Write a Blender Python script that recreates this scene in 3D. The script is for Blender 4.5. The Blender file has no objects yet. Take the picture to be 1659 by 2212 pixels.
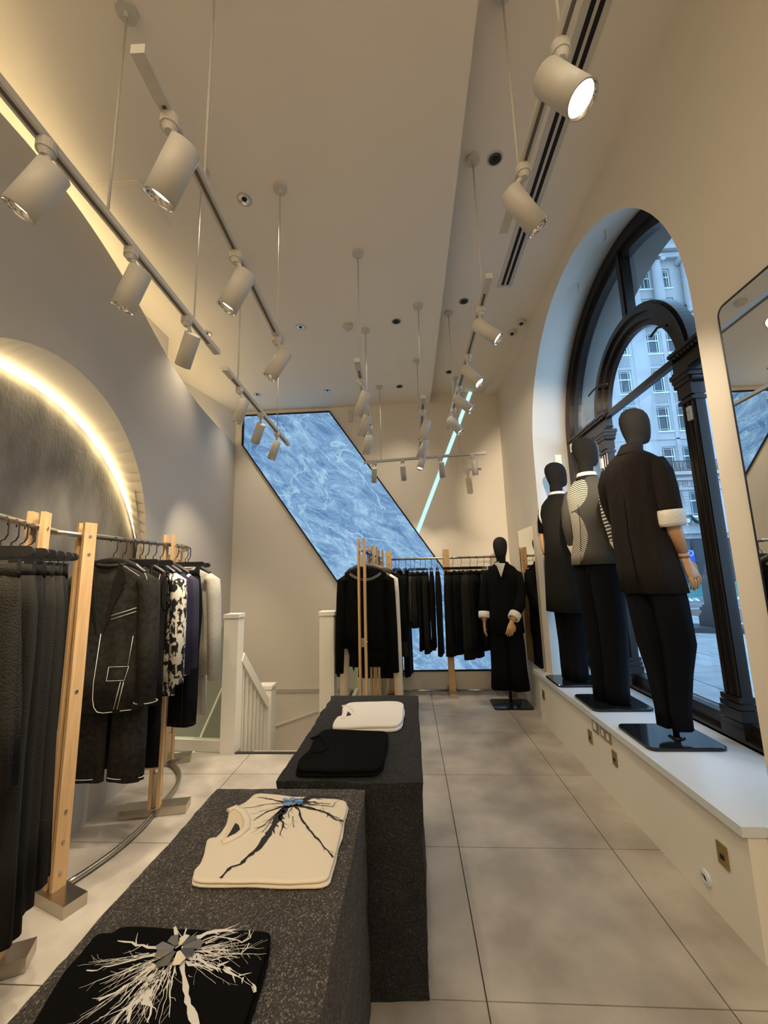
import bpy, bmesh, math, random
from mathutils import Vector, Matrix, noise
random.seed(7)
PI = math.pi
sc = bpy.context.scene
COL = sc.collection

# ---------------------------------------------------------------- camera
W, H_IMG, FPX, CH = 1659, 2212, 867.5, 1.45
yaw, pitch, roll = math.radians(3.343), math.radians(9.017), math.radians(-1.448)
fwd = Vector((-math.sin(yaw)*math.cos(pitch), math.cos(yaw)*math.cos(pitch), math.sin(pitch)))
rt0 = Vector((math.cos(yaw), math.sin(yaw), 0)); up0 = rt0.cross(fwd)
rt = math.cos(roll)*rt0 + math.sin(roll)*up0
up = -math.sin(roll)*rt0 + math.cos(roll)*up0
cam = bpy.data.cameras.new('camera'); camo = bpy.data.objects.new('camera', cam); COL.objects.link(camo)
M = Matrix((rt, up, -fwd)).transposed().to_4x4(); M.translation = (0, 0, CH)
camo.matrix_world = M
cam.sensor_fit = 'VERTICAL'; cam.sensor_height = 36.0; cam.lens = FPX/H_IMG*36.0
cam.clip_start = 0.05; cam.clip_end = 300
sc.camera = camo

# ---------------------------------------------------------------- world, exposure
EXPOSURE = 0.0
sc.view_settings.view_transform = 'Standard'; sc.view_settings.look = 'None'
sc.view_settings.gamma = 1.0; sc.view_settings.exposure = EXPOSURE
try: sc.view_settings.use_curve_mapping = False
except Exception: pass
wd = bpy.data.worlds.new('world'); sc.world = wd; wd.use_nodes = True
bg = wd.node_tree.nodes['Background']
bg.inputs['Color'].default_value = (0.43, 0.67, 1.0, 1); bg.inputs['Strength'].default_value = 3.3

WARM = (1.0, 0.83, 0.61)
SPOT_W = 74.0           # track heads
LED_E = 20.0            # arch strip
COVE_E = 17.0
def area_light(name, loc, rot, sx, sy, power, color):
    l = bpy.data.lights.new(name, 'AREA'); l.shape = 'RECTANGLE'; l.size = sx; l.size_y = sy
    l.energy = power; l.color = color
    o = bpy.data.objects.new(name, l); o.location = loc; o.rotation_euler = rot; COL.objects.link(o); return o
# shop lighting of the part of the room behind the camera
area_light('rear_room_light', (-0.4, -1.6, 3.7), (0, 0, 0), 2.6, 1.2, 90, WARM)

# ---------------------------------------------------------------- ray helpers (pixel measured on a real plane)
def ray(u, v):
    return rt*((u-829.5)/FPX) - up*((v-1106)/FPX) + fwd
CC = Vector((0, 0, CH))
def onz(u, v, z): d = ray(u, v); return CC + d*((z-CH)/d.z)
def onx(u, v, x): d = ray(u, v); return CC + d*(x/d.x)
def ony(u, v, y): d = ray(u, v); return CC + d*(y/d.y)

# ---------------------------------------------------------------- materials
def mat(name, col, rough=0.6, metal=0.0, var=0.0, vs=3.0, bump=0.0, bs=60.0, spec=0.5, stretch=None, col2=None):
    m = bpy.data.materials.new(name); m.use_nodes = True
    nt = m.node_tree; b = nt.nodes['Principled BSDF']
    b.inputs['Base Color'].default_value = (*col, 1); b.inputs['Roughness'].default_value = rough
    b.inputs['Metallic'].default_value = metal
    b.inputs['Specular IOR Level'].default_value = spec
    tc = nt.nodes.new('ShaderNodeTexCoord'); src = tc.outputs['Object']
    if stretch:
        mp = nt.nodes.new('ShaderNodeMapping'); mp.inputs['Scale'].default_value = stretch
        nt.links.new(src, mp.inputs['Vector']); src = mp.outputs['Vector']
    if var or col2:
        n = nt.nodes.new('ShaderNodeTexNoise'); n.inputs['Scale'].default_value = vs; n.inputs['Detail'].default_value = 6
        nt.links.new(src, n.inputs['Vector'])
        r = nt.nodes.new('ShaderNodeValToRGB'); nt.links.new(n.outputs['Fac'], r.inputs['Fac'])
        c2 = col2 if col2 else tuple(max(0, c*(1-var)) for c in col)
        r.color_ramp.elements[0].position = 0.35; r.color_ramp.elements[1].position = 0.65
        r.color_ramp.elements[0].color = (*c2, 1); r.color_ramp.elements[1].color = (*col, 1)
        nt.links.new(r.outputs['Color'], b.inputs['Base Color'])
    if bump:
        n2 = nt.nodes.new('ShaderNodeTexNoise'); n2.inputs['Scale'].default_value = bs; n2.inputs['Detail'].default_value = 4
        nt.links.new(src, n2.inputs['Vector'])
        bp = nt.nodes.new('ShaderNodeBump'); bp.inputs['Strength'].default_value = bump; bp.inputs['Distance'].default_value = 0.01
        nt.links.new(n2.outputs['Fac'], bp.inputs['Height']); nt.links.new(bp.outputs['Normal'], b.inputs['Normal'])
    return m
def emis(name, col, s):
    m = bpy.data.materials.new(name); m.use_nodes = True; nt = m.node_tree
    for n in list(nt.nodes): nt.nodes.remove(n)
    e = nt.nodes.new('ShaderNodeEmission'); e.inputs['Color'].default_value = (*col, 1); e.inputs['Strength'].default_value = s
    o = nt.nodes.new('ShaderNodeOutputMaterial'); nt.links.new(e.outputs[0], o.inputs['Surface']); return m
def glassmat(name, tint, refl=0.08):
    m = bpy.data.materials.new(name); m.use_nodes = True; nt = m.node_tree
    for n in list(nt.nodes): nt.nodes.remove(n)
    t = nt.nodes.new('ShaderNodeBsdfTransparent'); t.inputs['Color'].default_value = (*tint, 1)
    g = nt.nodes.new('ShaderNodeBsdfGlossy'); g.inputs['Roughness'].default_value = 0.02
    lw = nt.nodes.new('ShaderNodeLayerWeight'); lw.inputs['Blend'].default_value = 0.25
    mu = nt.nodes.new('ShaderNodeMath'); mu.operation = 'MULTIPLY_ADD'; mu.inputs[1].default_value = 0.16; mu.inputs[2].default_value = refl*0.12
    mx = nt.nodes.new('ShaderNodeMixShader'); o = nt.nodes.new('ShaderNodeOutputMaterial')
    nt.links.new(lw.outputs['Fresnel'], mu.inputs[0]); nt.links.new(mu.outputs[0], mx.inputs['Fac'])
    nt.links.new(t.outputs[0], mx.inputs[1]); nt.links.new(g.outputs[0], mx.inputs[2]); nt.links.new(mx.outputs[0], o.inputs['Surface'])
    return m
def marble(name, strength):
    m = bpy.data.materials.new(name); m.use_nodes = True; nt = m.node_tree
    for n in list(nt.nodes): nt.nodes.remove(n)
    N = nt.nodes.new; L = nt.links.new
    tc = N('ShaderNodeTexCoord'); m0 = N('ShaderNodeMapping'); m0.inputs['Rotation'].default_value = (0, math.radians(-36), 0); L(tc.outputs['Object'], m0.inputs['Vector'])
    mp = N('ShaderNodeMapping'); mp.inputs['Scale'].default_value = (0.6, 1, 1.55); L(m0.outputs[0], mp.inputs['Vector'])
    n1 = N('ShaderNodeTexNoise'); n1.inputs['Scale'].default_value = 2.6; n1.inputs['Detail'].default_value = 15; n1.inputs['Distortion'].default_value = 1.1; n1.inputs['Roughness'].default_value = 0.76
    L(mp.outputs[0], n1.inputs['Vector'])
    r1 = N('ShaderNodeValToRGB'); L(n1.outputs['Fac'], r1.inputs['Fac'])
    e = r1.color_ramp.elements; e[0].position = 0.36; e[0].color = (0.10, 0.21, 0.41, 1); e[1].position = 0.64; e[1].color = (0.42, 0.66, 0.90, 1)
    k = e.new(0.5); k.color = (0.22, 0.39, 0.65, 1)
    # veins: thin bands where a distorted noise crosses its middle value
    def vein(scale, dist, width, seed):
        n = N('ShaderNodeTexNoise'); n.inputs['Scale'].default_value = scale; n.inputs['Detail'].default_value = 9; n.inputs['Distortion'].default_value = dist
        mpp = N('ShaderNodeMapping'); mpp.inputs['Location'].default_value = (seed, seed*.7, seed*1.3); L(mp.outputs[0], mpp.inputs['Vector']); L(mpp.outputs[0], n.inputs['Vector'])
        s = N('ShaderNodeMath'); s.operation = 'SUBTRACT'; s.inputs[1].default_value = 0.5; L(n.outputs['Fac'], s.inputs[0])
        a = N('ShaderNodeMath'); a.operation = 'ABSOLUTE'; L(s.outputs[0], a.inputs[0])
        d = N('ShaderNodeMapRange'); d.inputs['From Min'].default_value = 0; d.inputs['From Max'].default_value = width; d.inputs['To Min'].default_value = 1; d.inputs['To Max'].default_value = 0
        L(a.outputs[0], d.inputs['Value']); return d.outputs[0]
    v1 = vein(1.2, 0.7, 0.010, 3.1); v2 = vein(5.0, 1.2, 0.022, 7.7)
    m1 = N('ShaderNodeMixRGB'); m1.inputs['Color2'].default_value = (0.50, 0.78, 0.95, 1)
    q = N('ShaderNodeMath'); q.operation = 'MULTIPLY'; q.inputs[1].default_value = 0.75; L(v1, q.inputs[0]); L(q.outputs[0], m1.inputs['Fac']); L(r1.outputs['Color'], m1.inputs['Color1'])
    m2 = N('ShaderNodeMixRGB'); m2.inputs['Color2'].default_value = (0.42, 0.85, 0.95, 1)
    q2 = N('ShaderNodeMath'); q2.operation = 'MULTIPLY'; q2.inputs[1].default_value = 0.45; L(v2, q2.inputs[0]); L(q2.outputs[0], m2.inputs['Fac']); L(m1.outputs[0], m2.inputs['Color1'])
    em = N('ShaderNodeEmission'); em.inputs['Strength'].default_value = strength; L(m2.outputs[0], em.inputs['Color'])
    o = N('ShaderNodeOutputMaterial'); L(em.outputs[0], o.inputs['Surface']); return m
def granite(name, dark, light, thr=0.5):
    m = bpy.data.materials.new(name); m.use_nodes = True; nt = m.node_tree; b = nt.nodes['Principled BSDF']; N = nt.nodes.new; L = nt.links.new
    tc = N('ShaderNodeTexCoord')
    v = N('ShaderNodeTexVoronoi'); v.inputs['Scale'].default_value = 330; L(tc.outputs['Object'], v.inputs['Vector'])
    r = N('ShaderNodeValToRGB'); L(v.outputs['Color'], r.inputs['Fac'])
    e = r.color_ramp.elements; e[0].position = 0.15; e[0].color = (*dark, 1); e[1].position = 0.95; e[1].color = (*light, 1)
    k = e.new(thr); k.color = (*[d*1.9 for d in dark], 1)
    n = N('ShaderNodeTexNoise'); n.inputs['Scale'].default_value = 14; n.inputs['Detail'].default_value = 6; L(tc.outputs['Object'], n.inputs['Vector'])
    mx = N('ShaderNodeMixRGB'); mx.blend_type = 'MULTIPLY'; mx.inputs['Fac'].default_value = 0.6
    L(r.outputs['Color'], mx.inputs['Color1']); L(n.outputs['Fac'], mx.inputs['Color2']); 
    g = N('ShaderNodeBrightContrast'); g.inputs['Bright'].default_value = 0.0; L(mx.outputs[0], g.inputs['Color']); L(g.outputs[0], b.inputs['Base Color'])
    b.inputs['Roughness'].default_value = 0.75; b.inputs['Specular IOR Level'].default_value = 0.3
    bp = N('ShaderNodeBump'); bp.inputs['Strength'].default_value = 0.9; bp.inputs['Distance'].default_value = 0.006
    n2 = N('ShaderNodeTexNoise'); n2.inputs['Scale'].default_value = 110; n2.inputs['Detail'].default_value = 5; L(tc.outputs['Object'], n2.inputs['Vector'])
    L(n2.outputs['Fac'], bp.inputs['Height']); L(bp.outputs['Normal'], b.inputs['Normal']); return m
def twotone(name, c1, c2, scale, thr, stretch=(1, 1, 1), dist=1.0, soft=0.02):
    m = bpy.data.materials.new(name); m.use_nodes = True; nt = m.node_tree; b = nt.nodes['Principled BSDF']; N = nt.nodes.new; L = nt.links.new
    tc = N('ShaderNodeTexCoord'); mp = N('ShaderNodeMapping'); mp.inputs['Scale'].default_value = stretch; L(tc.outputs['Object'], mp.inputs['Vector'])
    n = N('ShaderNodeTexNoise'); n.inputs['Scale'].default_value = scale; n.inputs['Detail'].default_value = 5; n.inputs['Distortion'].default_value = dist; L(mp.outputs[0], n.inputs['Vector'])
    r = N('ShaderNodeValToRGB'); L(n.outputs['Fac'], r.inputs['Fac']); e = r.color_ramp.elements
    e[0].position = thr-soft; e[0].color = (*c1, 1); e[1].position = thr+soft; e[1].color = (*c2, 1)
    L(r.outputs['Color'], b.inputs['Base Color']); b.inputs['Roughness'].default_value = 0.85; return m
def wavelines(name, base, line, freq, duty, masks, amp=0.02, axis='Z'):
    """white contour stitching: lines across `axis`, shown only inside ellipsoid masks (centre, radii)"""
    m = bpy.data.materials.new(name); m.use_nodes = True; nt = m.node_tree; b = nt.nodes['Principled BSDF']; N = nt.nodes.new; L = nt.links.new
    tc = N('ShaderNodeTexCoord'); sp = N('ShaderNodeSeparateXYZ'); L(tc.outputs['Object'], sp.inputs[0])
    def math_(op, a, bb=None, c=None):
        n = N('ShaderNodeMath'); n.operation = op
        for i, q in enumerate((a, bb, c)):
            if q is None: continue
            if isinstance(q, (int, float)): n.inputs[i].default_value = q
            else: L(q, n.inputs[i])
        return n.outputs[0]
    wob = math_('MULTIPLY', math_('SINE', math_('MULTIPLY', sp.outputs['X'], 14.0)), amp)
    wob2 = math_('MULTIPLY', math_('SINE', math_('MULTIPLY', sp.outputs['Y'], 21.0)), amp)
    zz = math_('ADD', math_('ADD', sp.outputs[axis], wob), wob2)
    s = math_('SINE', math_('MULTIPLY', zz, freq))
    ln = math_('GREATER_THAN', s, duty)
    tot = None
    for (cx, cy, cz), (rx, ry, rz) in masks:
        dx = math_('DIVIDE', math_('SUBTRACT', sp.outputs['X'], cx), rx); dy = math_('DIVIDE', math_('SUBTRACT', sp.outputs['Y'], cy), ry); dz = math_('DIVIDE', math_('SUBTRACT', sp.outputs['Z'], cz), rz)
        d = math_('ADD', math_('ADD', math_('MULTIPLY', dx, dx), math_('MULTIPLY', dy, dy)), math_('MULTIPLY', dz, dz))
        k = math_('LESS_THAN', d, 1.0)
        tot = k if tot is None else math_('MAXIMUM', tot, k)
    f = math_('MULTIPLY', ln, tot)
    mx = N('ShaderNodeMixRGB'); mx.inputs['Color1'].default_value = (*base, 1); mx.inputs['Color2'].default_value = (*line, 1); L(f, mx.inputs['Fac'])
    L(mx.outputs[0], b.inputs['Base Color']); b.inputs['Roughness'].default_value = 0.8; return m
def striped(name, base, line, axis, period, width, off=0.0):
    m = bpy.data.materials.new(name); m.use_nodes = True; nt = m.node_tree; b = nt.nodes['Principled BSDF']; N = nt.nodes.new; L = nt.links.new
    tc = N('ShaderNodeTexCoord'); sp = N('ShaderNodeSeparateXYZ'); L(tc.outputs['Object'], sp.inputs[0])
    a = N('ShaderNodeMath'); a.operation = 'ADD'; a.inputs[1].default_value = 100*period+off; L(sp.outputs[axis], a.inputs[0])
    md = N('ShaderNodeMath'); md.operation = 'MODULO'; md.inputs[1].default_value = period; L(a.outputs[0], md.inputs[0])
    lt = N('ShaderNodeMath'); lt.operation = 'LESS_THAN'; lt.inputs[1].default_value = width; L(md.outputs[0], lt.inputs[0])
    mx = N('ShaderNodeMixRGB'); mx.inputs['Color1'].default_value = (*base, 1); mx.inputs['Color2'].default_value = (*line, 1); L(lt.outputs[0], mx.inputs['Fac'])
    L(mx.outputs[0], b.inputs['Base Color']); b.inputs['Roughness'].default_value = 0.85; return m

X = {}
X['plaster'] = mat('plaster', (0.76, 0.70, 0.60), 0.75, bump=0.05, bs=120)
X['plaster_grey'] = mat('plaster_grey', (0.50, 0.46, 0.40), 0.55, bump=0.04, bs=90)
X['ceil'] = mat('ceiling_paint', (0.80, 0.74, 0.65), 0.8)
X['white'] = mat('white_paint', (0.80, 0.77, 0.68), 0.5)
X['sill'] = mat('white_solid_surface', (0.66, 0.70, 0.72), 0.28)
X['tile'] = mat('floor_tile', (0.50, 0.455, 0.39), 0.42, vs=3.4, col2=(0.33, 0.295, 0.25), bump=0.03, bs=40)
X['grout'] = mat('grout', (0.12, 0.09, 0.07), 0.9)
X['stone'] = mat('grey_stone', (0.26, 0.235, 0.20), 0.7, vs=3.2, col2=(0.14, 0.126, 0.108), bump=0.5, bs=35, stretch=(1, 1.6, 0.8))
X['extstone'] = mat('portland_stone', (0.33, 0.32, 0.30), 0.85, var=0.25, vs=2.5)
X['bronze'] = mat('dark_bronze', (0.030, 0.023, 0.018), 0.30, 0.3)
X['oak'] = mat('light_oak', (0.62, 0.40, 0.19), 0.5, vs=6, col2=(0.50, 0.31, 0.14), stretch=(14, 14, 0.7))
X['steel'] = mat('brushed_steel', (0.50, 0.46, 0.39), 0.28, 1.0)
X['chrome'] = mat('chrome', (0.75, 0.74, 0.72), 0.12, 1.0)
X['black'] = mat('black_plastic', (0.012, 0.012, 0.013), 0.35)
X['plate'] = mat('black_gloss', (0.010, 0.011, 0.013), 0.10)
X['lampwhite'] = mat('lamp_white', (0.56, 0.54, 0.49), 0.45)
X['trackdark'] = mat('track_slot', (0.10, 0.09, 0.08), 0.5)
X['lens'] = emis('lens', (1.0, 0.90, 0.72), 30)
X['lens_dim'] = emis('lens_dim', (1.0, 0.88, 0.66), 14)
X['led'] = emis('led_strip', (1.0, 0.78, 0.42), LED_E)
X['cove'] = emis('cove_led', (1.0, 0.78, 0.42), COVE_E)
X['cyan'] = emis('light_line', (0.62, 1.0, 0.97), 1.0)
X['marble'] = marble('backlit_marble', 0.93)
X['gran1'] = granite('granite_grey', (0.050, 0.046, 0.042), (0.38, 0.34, 0.30), 0.68)
X['gran2'] = granite('granite_black', (0.014, 0.014, 0.015), (0.10, 0.10, 0.10), 0.7)
X['mirror'] = mat('mirror', (0.86, 0.88, 0.86), 0.01, 1.0)
X['glass'] = glassmat('window_glass', (0.90, 0.95, 0.97))
X['glass_g'] = glassmat('balustrade_glass', (0.84, 0.90, 0.84))
X['fab_black'] = mat('black_fabric', (0.007, 0.007, 0.007), 0.95, spec=0.15, bump=0.15, bs=150)
X['fab_ink'] = mat('ink_fabric', (0.006, 0.006, 0.007), 0.95, spec=0.1)
X['fab_char'] = mat('charcoal_fabric', (0.016, 0.015, 0.0125), 0.95, spec=0.15, bump=0.25, bs=150)
X['fab_olive'] = mat('olive_grey_fabric', (0.075, 0.07, 0.048), 0.95, spec=0.15, bump=0.2, bs=120)
X['fab_text'] = mat('waffle_fabric', (0.024, 0.022, 0.017), 0.95, spec=0.15, bump=0.7, bs=170)
X['fab_denim'] = mat('grey_denim', (0.034, 0.032, 0.027), 0.9, var=0.45, vs=40, spec=0.15, bump=0.2, bs=200)
X['fab_navy'] = mat('navy_fabric', (0.022, 0.020, 0.042), 0.9, spec=0.15)
X['fab_cream'] = mat('cream_fabric', (0.72, 0.62, 0.45), 0.9, bump=0.2, bs=80)
X['fab_white'] = mat('white_fabric', (0.80, 0.78, 0.72), 0.9, bump=0.2, bs=90)
X['fab_linen'] = mat('pale_grey_linen', (0.48, 0.46, 0.40), 0.9, var=0.12, vs=60, bump=0.25, bs=140)
X['tee_cream'] = mat('cream_jersey', (0.78, 0.70, 0.56), 0.9, bump=0.1, bs=200)
X['tee_white'] = mat('white_jersey', (0.82, 0.78, 0.72), 0.9, bump=0.1, bs=60)
X['tee_black'] = mat('black_jersey', (0.004, 0.004, 0.004), 0.95, spec=0.08, bump=0.15, bs=60)
X['crinkle'] = mat('brown_black_crinkle', (0.019, 0.0155, 0.0135), 0.95, spec=0.1, bump=1.0, bs=45, stretch=(1, 1, 0.25))
X['crinkle_w'] = mat('white_crinkle', (0.78, 0.73, 0.63), 0.9, bump=0.8, bs=120)
X['mann'] = mat('black_mannequin_cloth', (0.012, 0.011, 0.010), 0.9, spec=0.2, bump=0.2, bs=300)
X['wood_arm'] = mat('mannequin_wood', (0.60, 0.34, 0.16), 0.4, var=0.12, vs=8, stretch=(3, 3, 0.6))
X['print'] = twotone('torn_print', (0.006, 0.006, 0.006), (0.74, 0.69, 0.58), 26, 0.49, (1.3, 1.3, 0.8), 0.8)
X['navystripe'] = striped('navy_white_stripe', (0.022, 0.018, 0.045), (0.62, 0.58, 0.52), 'X', 0.115, 0.014, 0.03)
X['pipe'] = mat('white_stitching', (0.75, 0.73, 0.68), 0.8)
X['shard1'] = mat('mirror_shard', (0.62, 0.60, 0.54), 0.10, 1.0)
X['shard2'] = mat('mirror_shard_dark', (0.30, 0.31, 0.31), 0.15, 1.0)
X['print_w'] = mat('white_ink', (0.70, 0.68, 0.63), 0.7)
X['print_b'] = mat('black_ink', (0.012, 0.012, 0.014), 0.7)
X['m2jacket'] = wavelines('stitched_grey_wool', (0.050, 0.046, 0.038), (0.66, 0.61, 0.48), 2*PI/0.0135, 0.15,
                          [((-0.075, -0.12, 1.60), (0.165, 0.2, 0.14)), ((-0.16, -0.08, 1.45), (0.065, 0.2, 0.24)), ((-0.07, -0.12, 1.23), (0.125, 0.2, 0.22))], 0.035)
X['m2sleeve'] = wavelines('stitched_grey_sleeve', (0.050, 0.046, 0.038), (0.85, 0.82, 0.72), 2*PI/0.026, 0.25,
                          [((0.225, -0.08, 1.40), (0.085, 0.12, 0.30))], 0.006)
X['facade'] = mat('facade_stone', (0.50, 0.50, 0.50), 0.85, var=0.22, vs=0.35)
X['facade_dk'] = mat('facade_shopfront', (0.05, 0.05, 0.055), 0.5)
X['winbar'] = mat('pale_window_bars', (0.78, 0.90, 0.80), 0.6)
X['pane_far'] = mat('far_pane', (0.05, 0.075, 0.10), 0.15, 0.0, spec=0.5)
X['iron'] = mat('black_iron', (0.03, 0.03, 0.035), 0.5)
X['pave'] = mat('paving_stone', (0.36, 0.37, 0.37), 0.75, var=0.25, vs=2.0)
X['road'] = mat('asphalt', (0.17, 0.175, 0.18), 0.9, var=0.2, vs=4)
X['teal'] = mat('teal_plastic', (0.02, 0.30, 0.27), 0.5)
X['roadwhite'] = mat('road_white', (0.7, 0.7, 0.7), 0.8)
X['blue'] = mat('blue_sign', (0.02, 0.10, 0.55), 0.5)
X['brass'] = mat('brass_plate', (0.40, 0.29, 0.11), 0.35, 0.9)
X['nickel'] = mat('nickel_plate', (0.42, 0.37, 0.28), 0.35, 0.8)
X['letter'] = mat('carved_letter', (0.22, 0.23, 0.24), 0.8)
X['dark'] = mat('dark_void', (0.008, 0.008, 0.008), 0.9)

# ---------------------------------------------------------------- object helpers
def tag(o, label=None, cat=None, group=None, kind=None):
    if label: o['label'] = label
    if cat: o['category'] = cat
    if group: o['group'] = group
    if kind: o['kind'] = kind
    return o
def thing(name, label, cat, loc=(0, 0, 0), rz=0.0, group=None):
    o = bpy.data.objects.new(name, None); COL.objects.link(o); o.location = loc; o.rotation_euler = (0, 0, rz)
    o.empty_display_size = 0.05
    return tag(o, label, cat, group)
def base_matrix(o):
    m = Matrix.Identity(4)
    while o is not None:
        m = (Matrix.Translation(o.location) @ o.rotation_euler.to_matrix().to_4x4()) @ m
        o = o.parent
    return m
class MB:
    def __init__(s): s.v = []; s.f = []
    def add(s, vs, fs):
        k = len(s.v); s.v += [tuple(v) for v in vs]; s.f += [tuple(i+k for i in f) for f in fs]; return s
    def box(s, c, d, rz=0.0, mat3=None):
        hx, hy, hz = d[0]/2, d[1]/2, d[2]/2
        R = mat3 if mat3 is not None else Matrix.Rotation(rz, 3, 'Z')
        vs = [Vector(c)+R @ Vector((sx*hx, sy*hy, sz*hz)) for sz in (-1, 1) for sx, sy in ((-1, -1), (1, -1), (1, 1), (-1, 1))]
        return s.add(vs, [(3, 2, 1, 0), (4, 5, 6, 7), (0, 1, 5, 4), (1, 2, 6, 5), (2, 3, 7, 6), (3, 0, 4, 7)])
    def bar(s, p0, p1, w, h, upv=(0, 0, 1)):
        p0 = Vector(p0); p1 = Vector(p1); d = (p1-p0); L = d.length; d.normalize()
        u = Vector(upv); 
        if abs(d.dot(u)) > 0.99: u = Vector((0, 1, 0))
        sx = d.cross(u).normalized(); uu = sx.cross(d).normalized()
        R = Matrix((sx, d, uu)).transposed()
        return s.box((p0+p1)/2, (w, L, h), mat3=R)
    def tube(s, pts, r, n=8, cap=True):
        pts = [Vector(p) for p in pts]; rr = r if isinstance(r, (list, tuple)) else [r]*len(pts)
        rings = []; prev = None
        for i, p in enumerate(pts):
            d = (pts[min(i+1, len(pts)-1)]-pts[max(i-1, 0)]).normalized()
            if prev is None:
                a = Vector((0, 0, 1)) if abs(d.z) < 0.9 else Vector((1, 0, 0)); sx = d.cross(a).normalized()
            else: sx = (prev-d*prev.dot(d)).normalized()
            prev = sx; sy = d.cross(sx)
            q = rr[i]; q = q if isinstance(q, (list, tuple)) else (q, q)
            rings.append([p+sx*(math.cos(2*PI*k/n)*q[0])+sy*(math.sin(2*PI*k/n)*q[1]) for k in range(n)])
        return s.rings(rings, cap)
    def lathe(s, p0, ax, prof, n=32, cap=False):
        """rings (distance along ax, radius) about one fixed frame"""
        ax = Vector(ax).normalized(); a = Vector((0, 0, 1)) if abs(ax.z) < 0.9 else Vector((1, 0, 0)); sx = ax.cross(a).normalized(); sy = ax.cross(sx)
        return s.rings([[Vector(p0)+ax*t+sx*math.cos(2*PI*k/n)*r+sy*math.sin(2*PI*k/n)*r for k in range(n)] for t, r in prof], cap)
    def rings(s, rings, cap=True):
        n = len(rings[0]); vs = [v for r in rings for v in r]; fs = []
        for i in range(len(rings)-1):
            for k in range(n):
                a, b = i*n+k, i*n+(k+1) % n
                fs.append((a, b, b+n, a+n))
        if cap: fs.append(tuple(range(n-1, -1, -1))); fs.append(tuple((len(rings)-1)*n+k for k in range(n)))
        return s.add(vs, fs)
    def prism(s, poly, p0, ax, ay, az, depth):
        """polygon (list of 2D) in plane p0+a*ax+b*ay, extruded by az*depth"""
        p0, ax, ay, az = map(Vector, (p0, ax, ay, az)); n = len(poly)
        A = [p0+ax*a+ay*b for a, b in poly]; B = [v+az*depth for v in A]
        return s.add(A+B, [tuple(range(n-1, -1, -1)), tuple(range(n, 2*n))]+[(k, (k+1) % n, n+(k+1) % n, n+k) for k in range(n)])
    def build(s, name, m, parent=None, smooth=False, world=False):
        me = bpy.data.meshes.new(name)
        vs = s.v
        if parent is not None and world:
            mi = base_matrix(parent).inverted(); vs = [tuple(mi @ Vector(v)) for v in vs]
        me.from_pydata(vs, [], s.f); me.update()
        bm = bmesh.new(); bm.from_mesh(me); bmesh.ops.recalc_face_normals(bm, faces=bm.faces)
        if smooth:
            for f in bm.faces: f.smooth = len(f.verts) <= 4
        bm.to_mesh(me); bm.free()
        me.materials.append(m); o = bpy.data.objects.new(name, me); COL.objects.link(o)
        if parent is not None: o.parent = parent
        return o
def arc(cx, cy, r, a0, a1, n):
    return [(cx+r*math.cos(math.radians(a0+(a1-a0)*i/n)), cy+r*math.sin(math.radians(a0+(a1-a0)*i/n))) for i in range(n+1)]
def struct(name, mb, m, label=None):
    o = mb.build(name, m); o['kind'] = 'structure'
    if label: o['label'] = label
    return o

# ================================================================ SETTING
ZC, ZR, XS, XR, YB = 3.865, 4.0, 0.378, 1.33, 5.44
def wl(y, off=0.0): return -1.95-0.147*(y-2.1)-off
# ---- floor with tiles
fl = MB(); fl.box((-0.6, 0.55, -0.106), (4.1, 6.1, 0.188)); fl.box((0.30, 4.55, -0.106), (2.2, 1.9, 0.188))
floor = struct('floor', fl, X['grout'])
txs = [0.215+0.8*k for k in range(-3, 3)]; tys = [1.64+0.793*k for k in range(-4, 6)]
for i in range(len(txs)-1):
    for j in range(len(tys)-1):
        x0, x1, y0, y1 = txs[i], min(txs[i+1], 1.335), tys[j], min(tys[j+1], 5.44)
        segs = [(x0, x1, y0, y1)]
        if y1 > 3.60 and x0 < -0.80:
            segs = []
            if y0 < 3.60: segs.append((x0, x1, y0, 3.60))
            if x1 > -0.80 and x1-(-0.80) > 0.05: segs.append((-0.80, x1, max(y0, 3.60), y1))
        for (a, b, c, d) in segs:
            a = max(a, wl((c+d)/2)-0.04)
            if b-a < 0.03 or d-c < 0.03: continue
            m_ = MB().box(((a+b)/2, (c+d)/2, -0.006), (b-a-0.005, d-c-0.005, 0.012))
            m_.build('tile', X['tile'], floor)
# ---- ceiling
ce = MB(); ce.box(((-2.95+XS)/2, 1.5, ZC+0.05), (XS+2.95, 8.1, 0.1)); struct('ceiling', ce, X['ceil'])
ce = MB(); ce.box(((XS+1.36)/2, 1.5, ZR+0.05), (1.36-XS, 8.1, 0.1)); ce.box((XS-0.02, 1.5, (ZC+ZR+0.1)/2+0.01), (0.04, 8.1, ZR+0.1-ZC-0.02)); struct('ceiling', ce, X['ceil'], 'raised strip of ceiling along the window wall')
pn = MB(); pn.box((-1.725, 2.165, ZC-0.003), (0.34, 0.33, 0.006)); struct('trim_1', pn, X['ceil'])
pn = MB(); pn.box((-1.725, 2.165, ZC-0.005), (0.29, 0.28, 0.006)); struct('trim_2', pn, X['ceil'])
sf = MB(); sf.prism([(1.33, 4.0), (1.33, 5.44), (1.15, 5.44)], (0, 0, ZR-0.075), (1, 0, 0), (0, 1, 0), (0, 0, 1), 0.075); struct('trim_3', sf, X['ceil'])
# ---- back wall (goes down into the stairwell)
bw = MB(); bw.box((-0.8, YB+0.05, 0.9), (4.6, 0.1, 6.6)); struct('wall_back', bw, X['plaster'])
# ---- wall behind the camera
bw = MB(); bw.box((-0.5, -2.5, 2.0), (5.2, 0.1, 4.3)); struct('wall_front', bw, X['plaster'])
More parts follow.
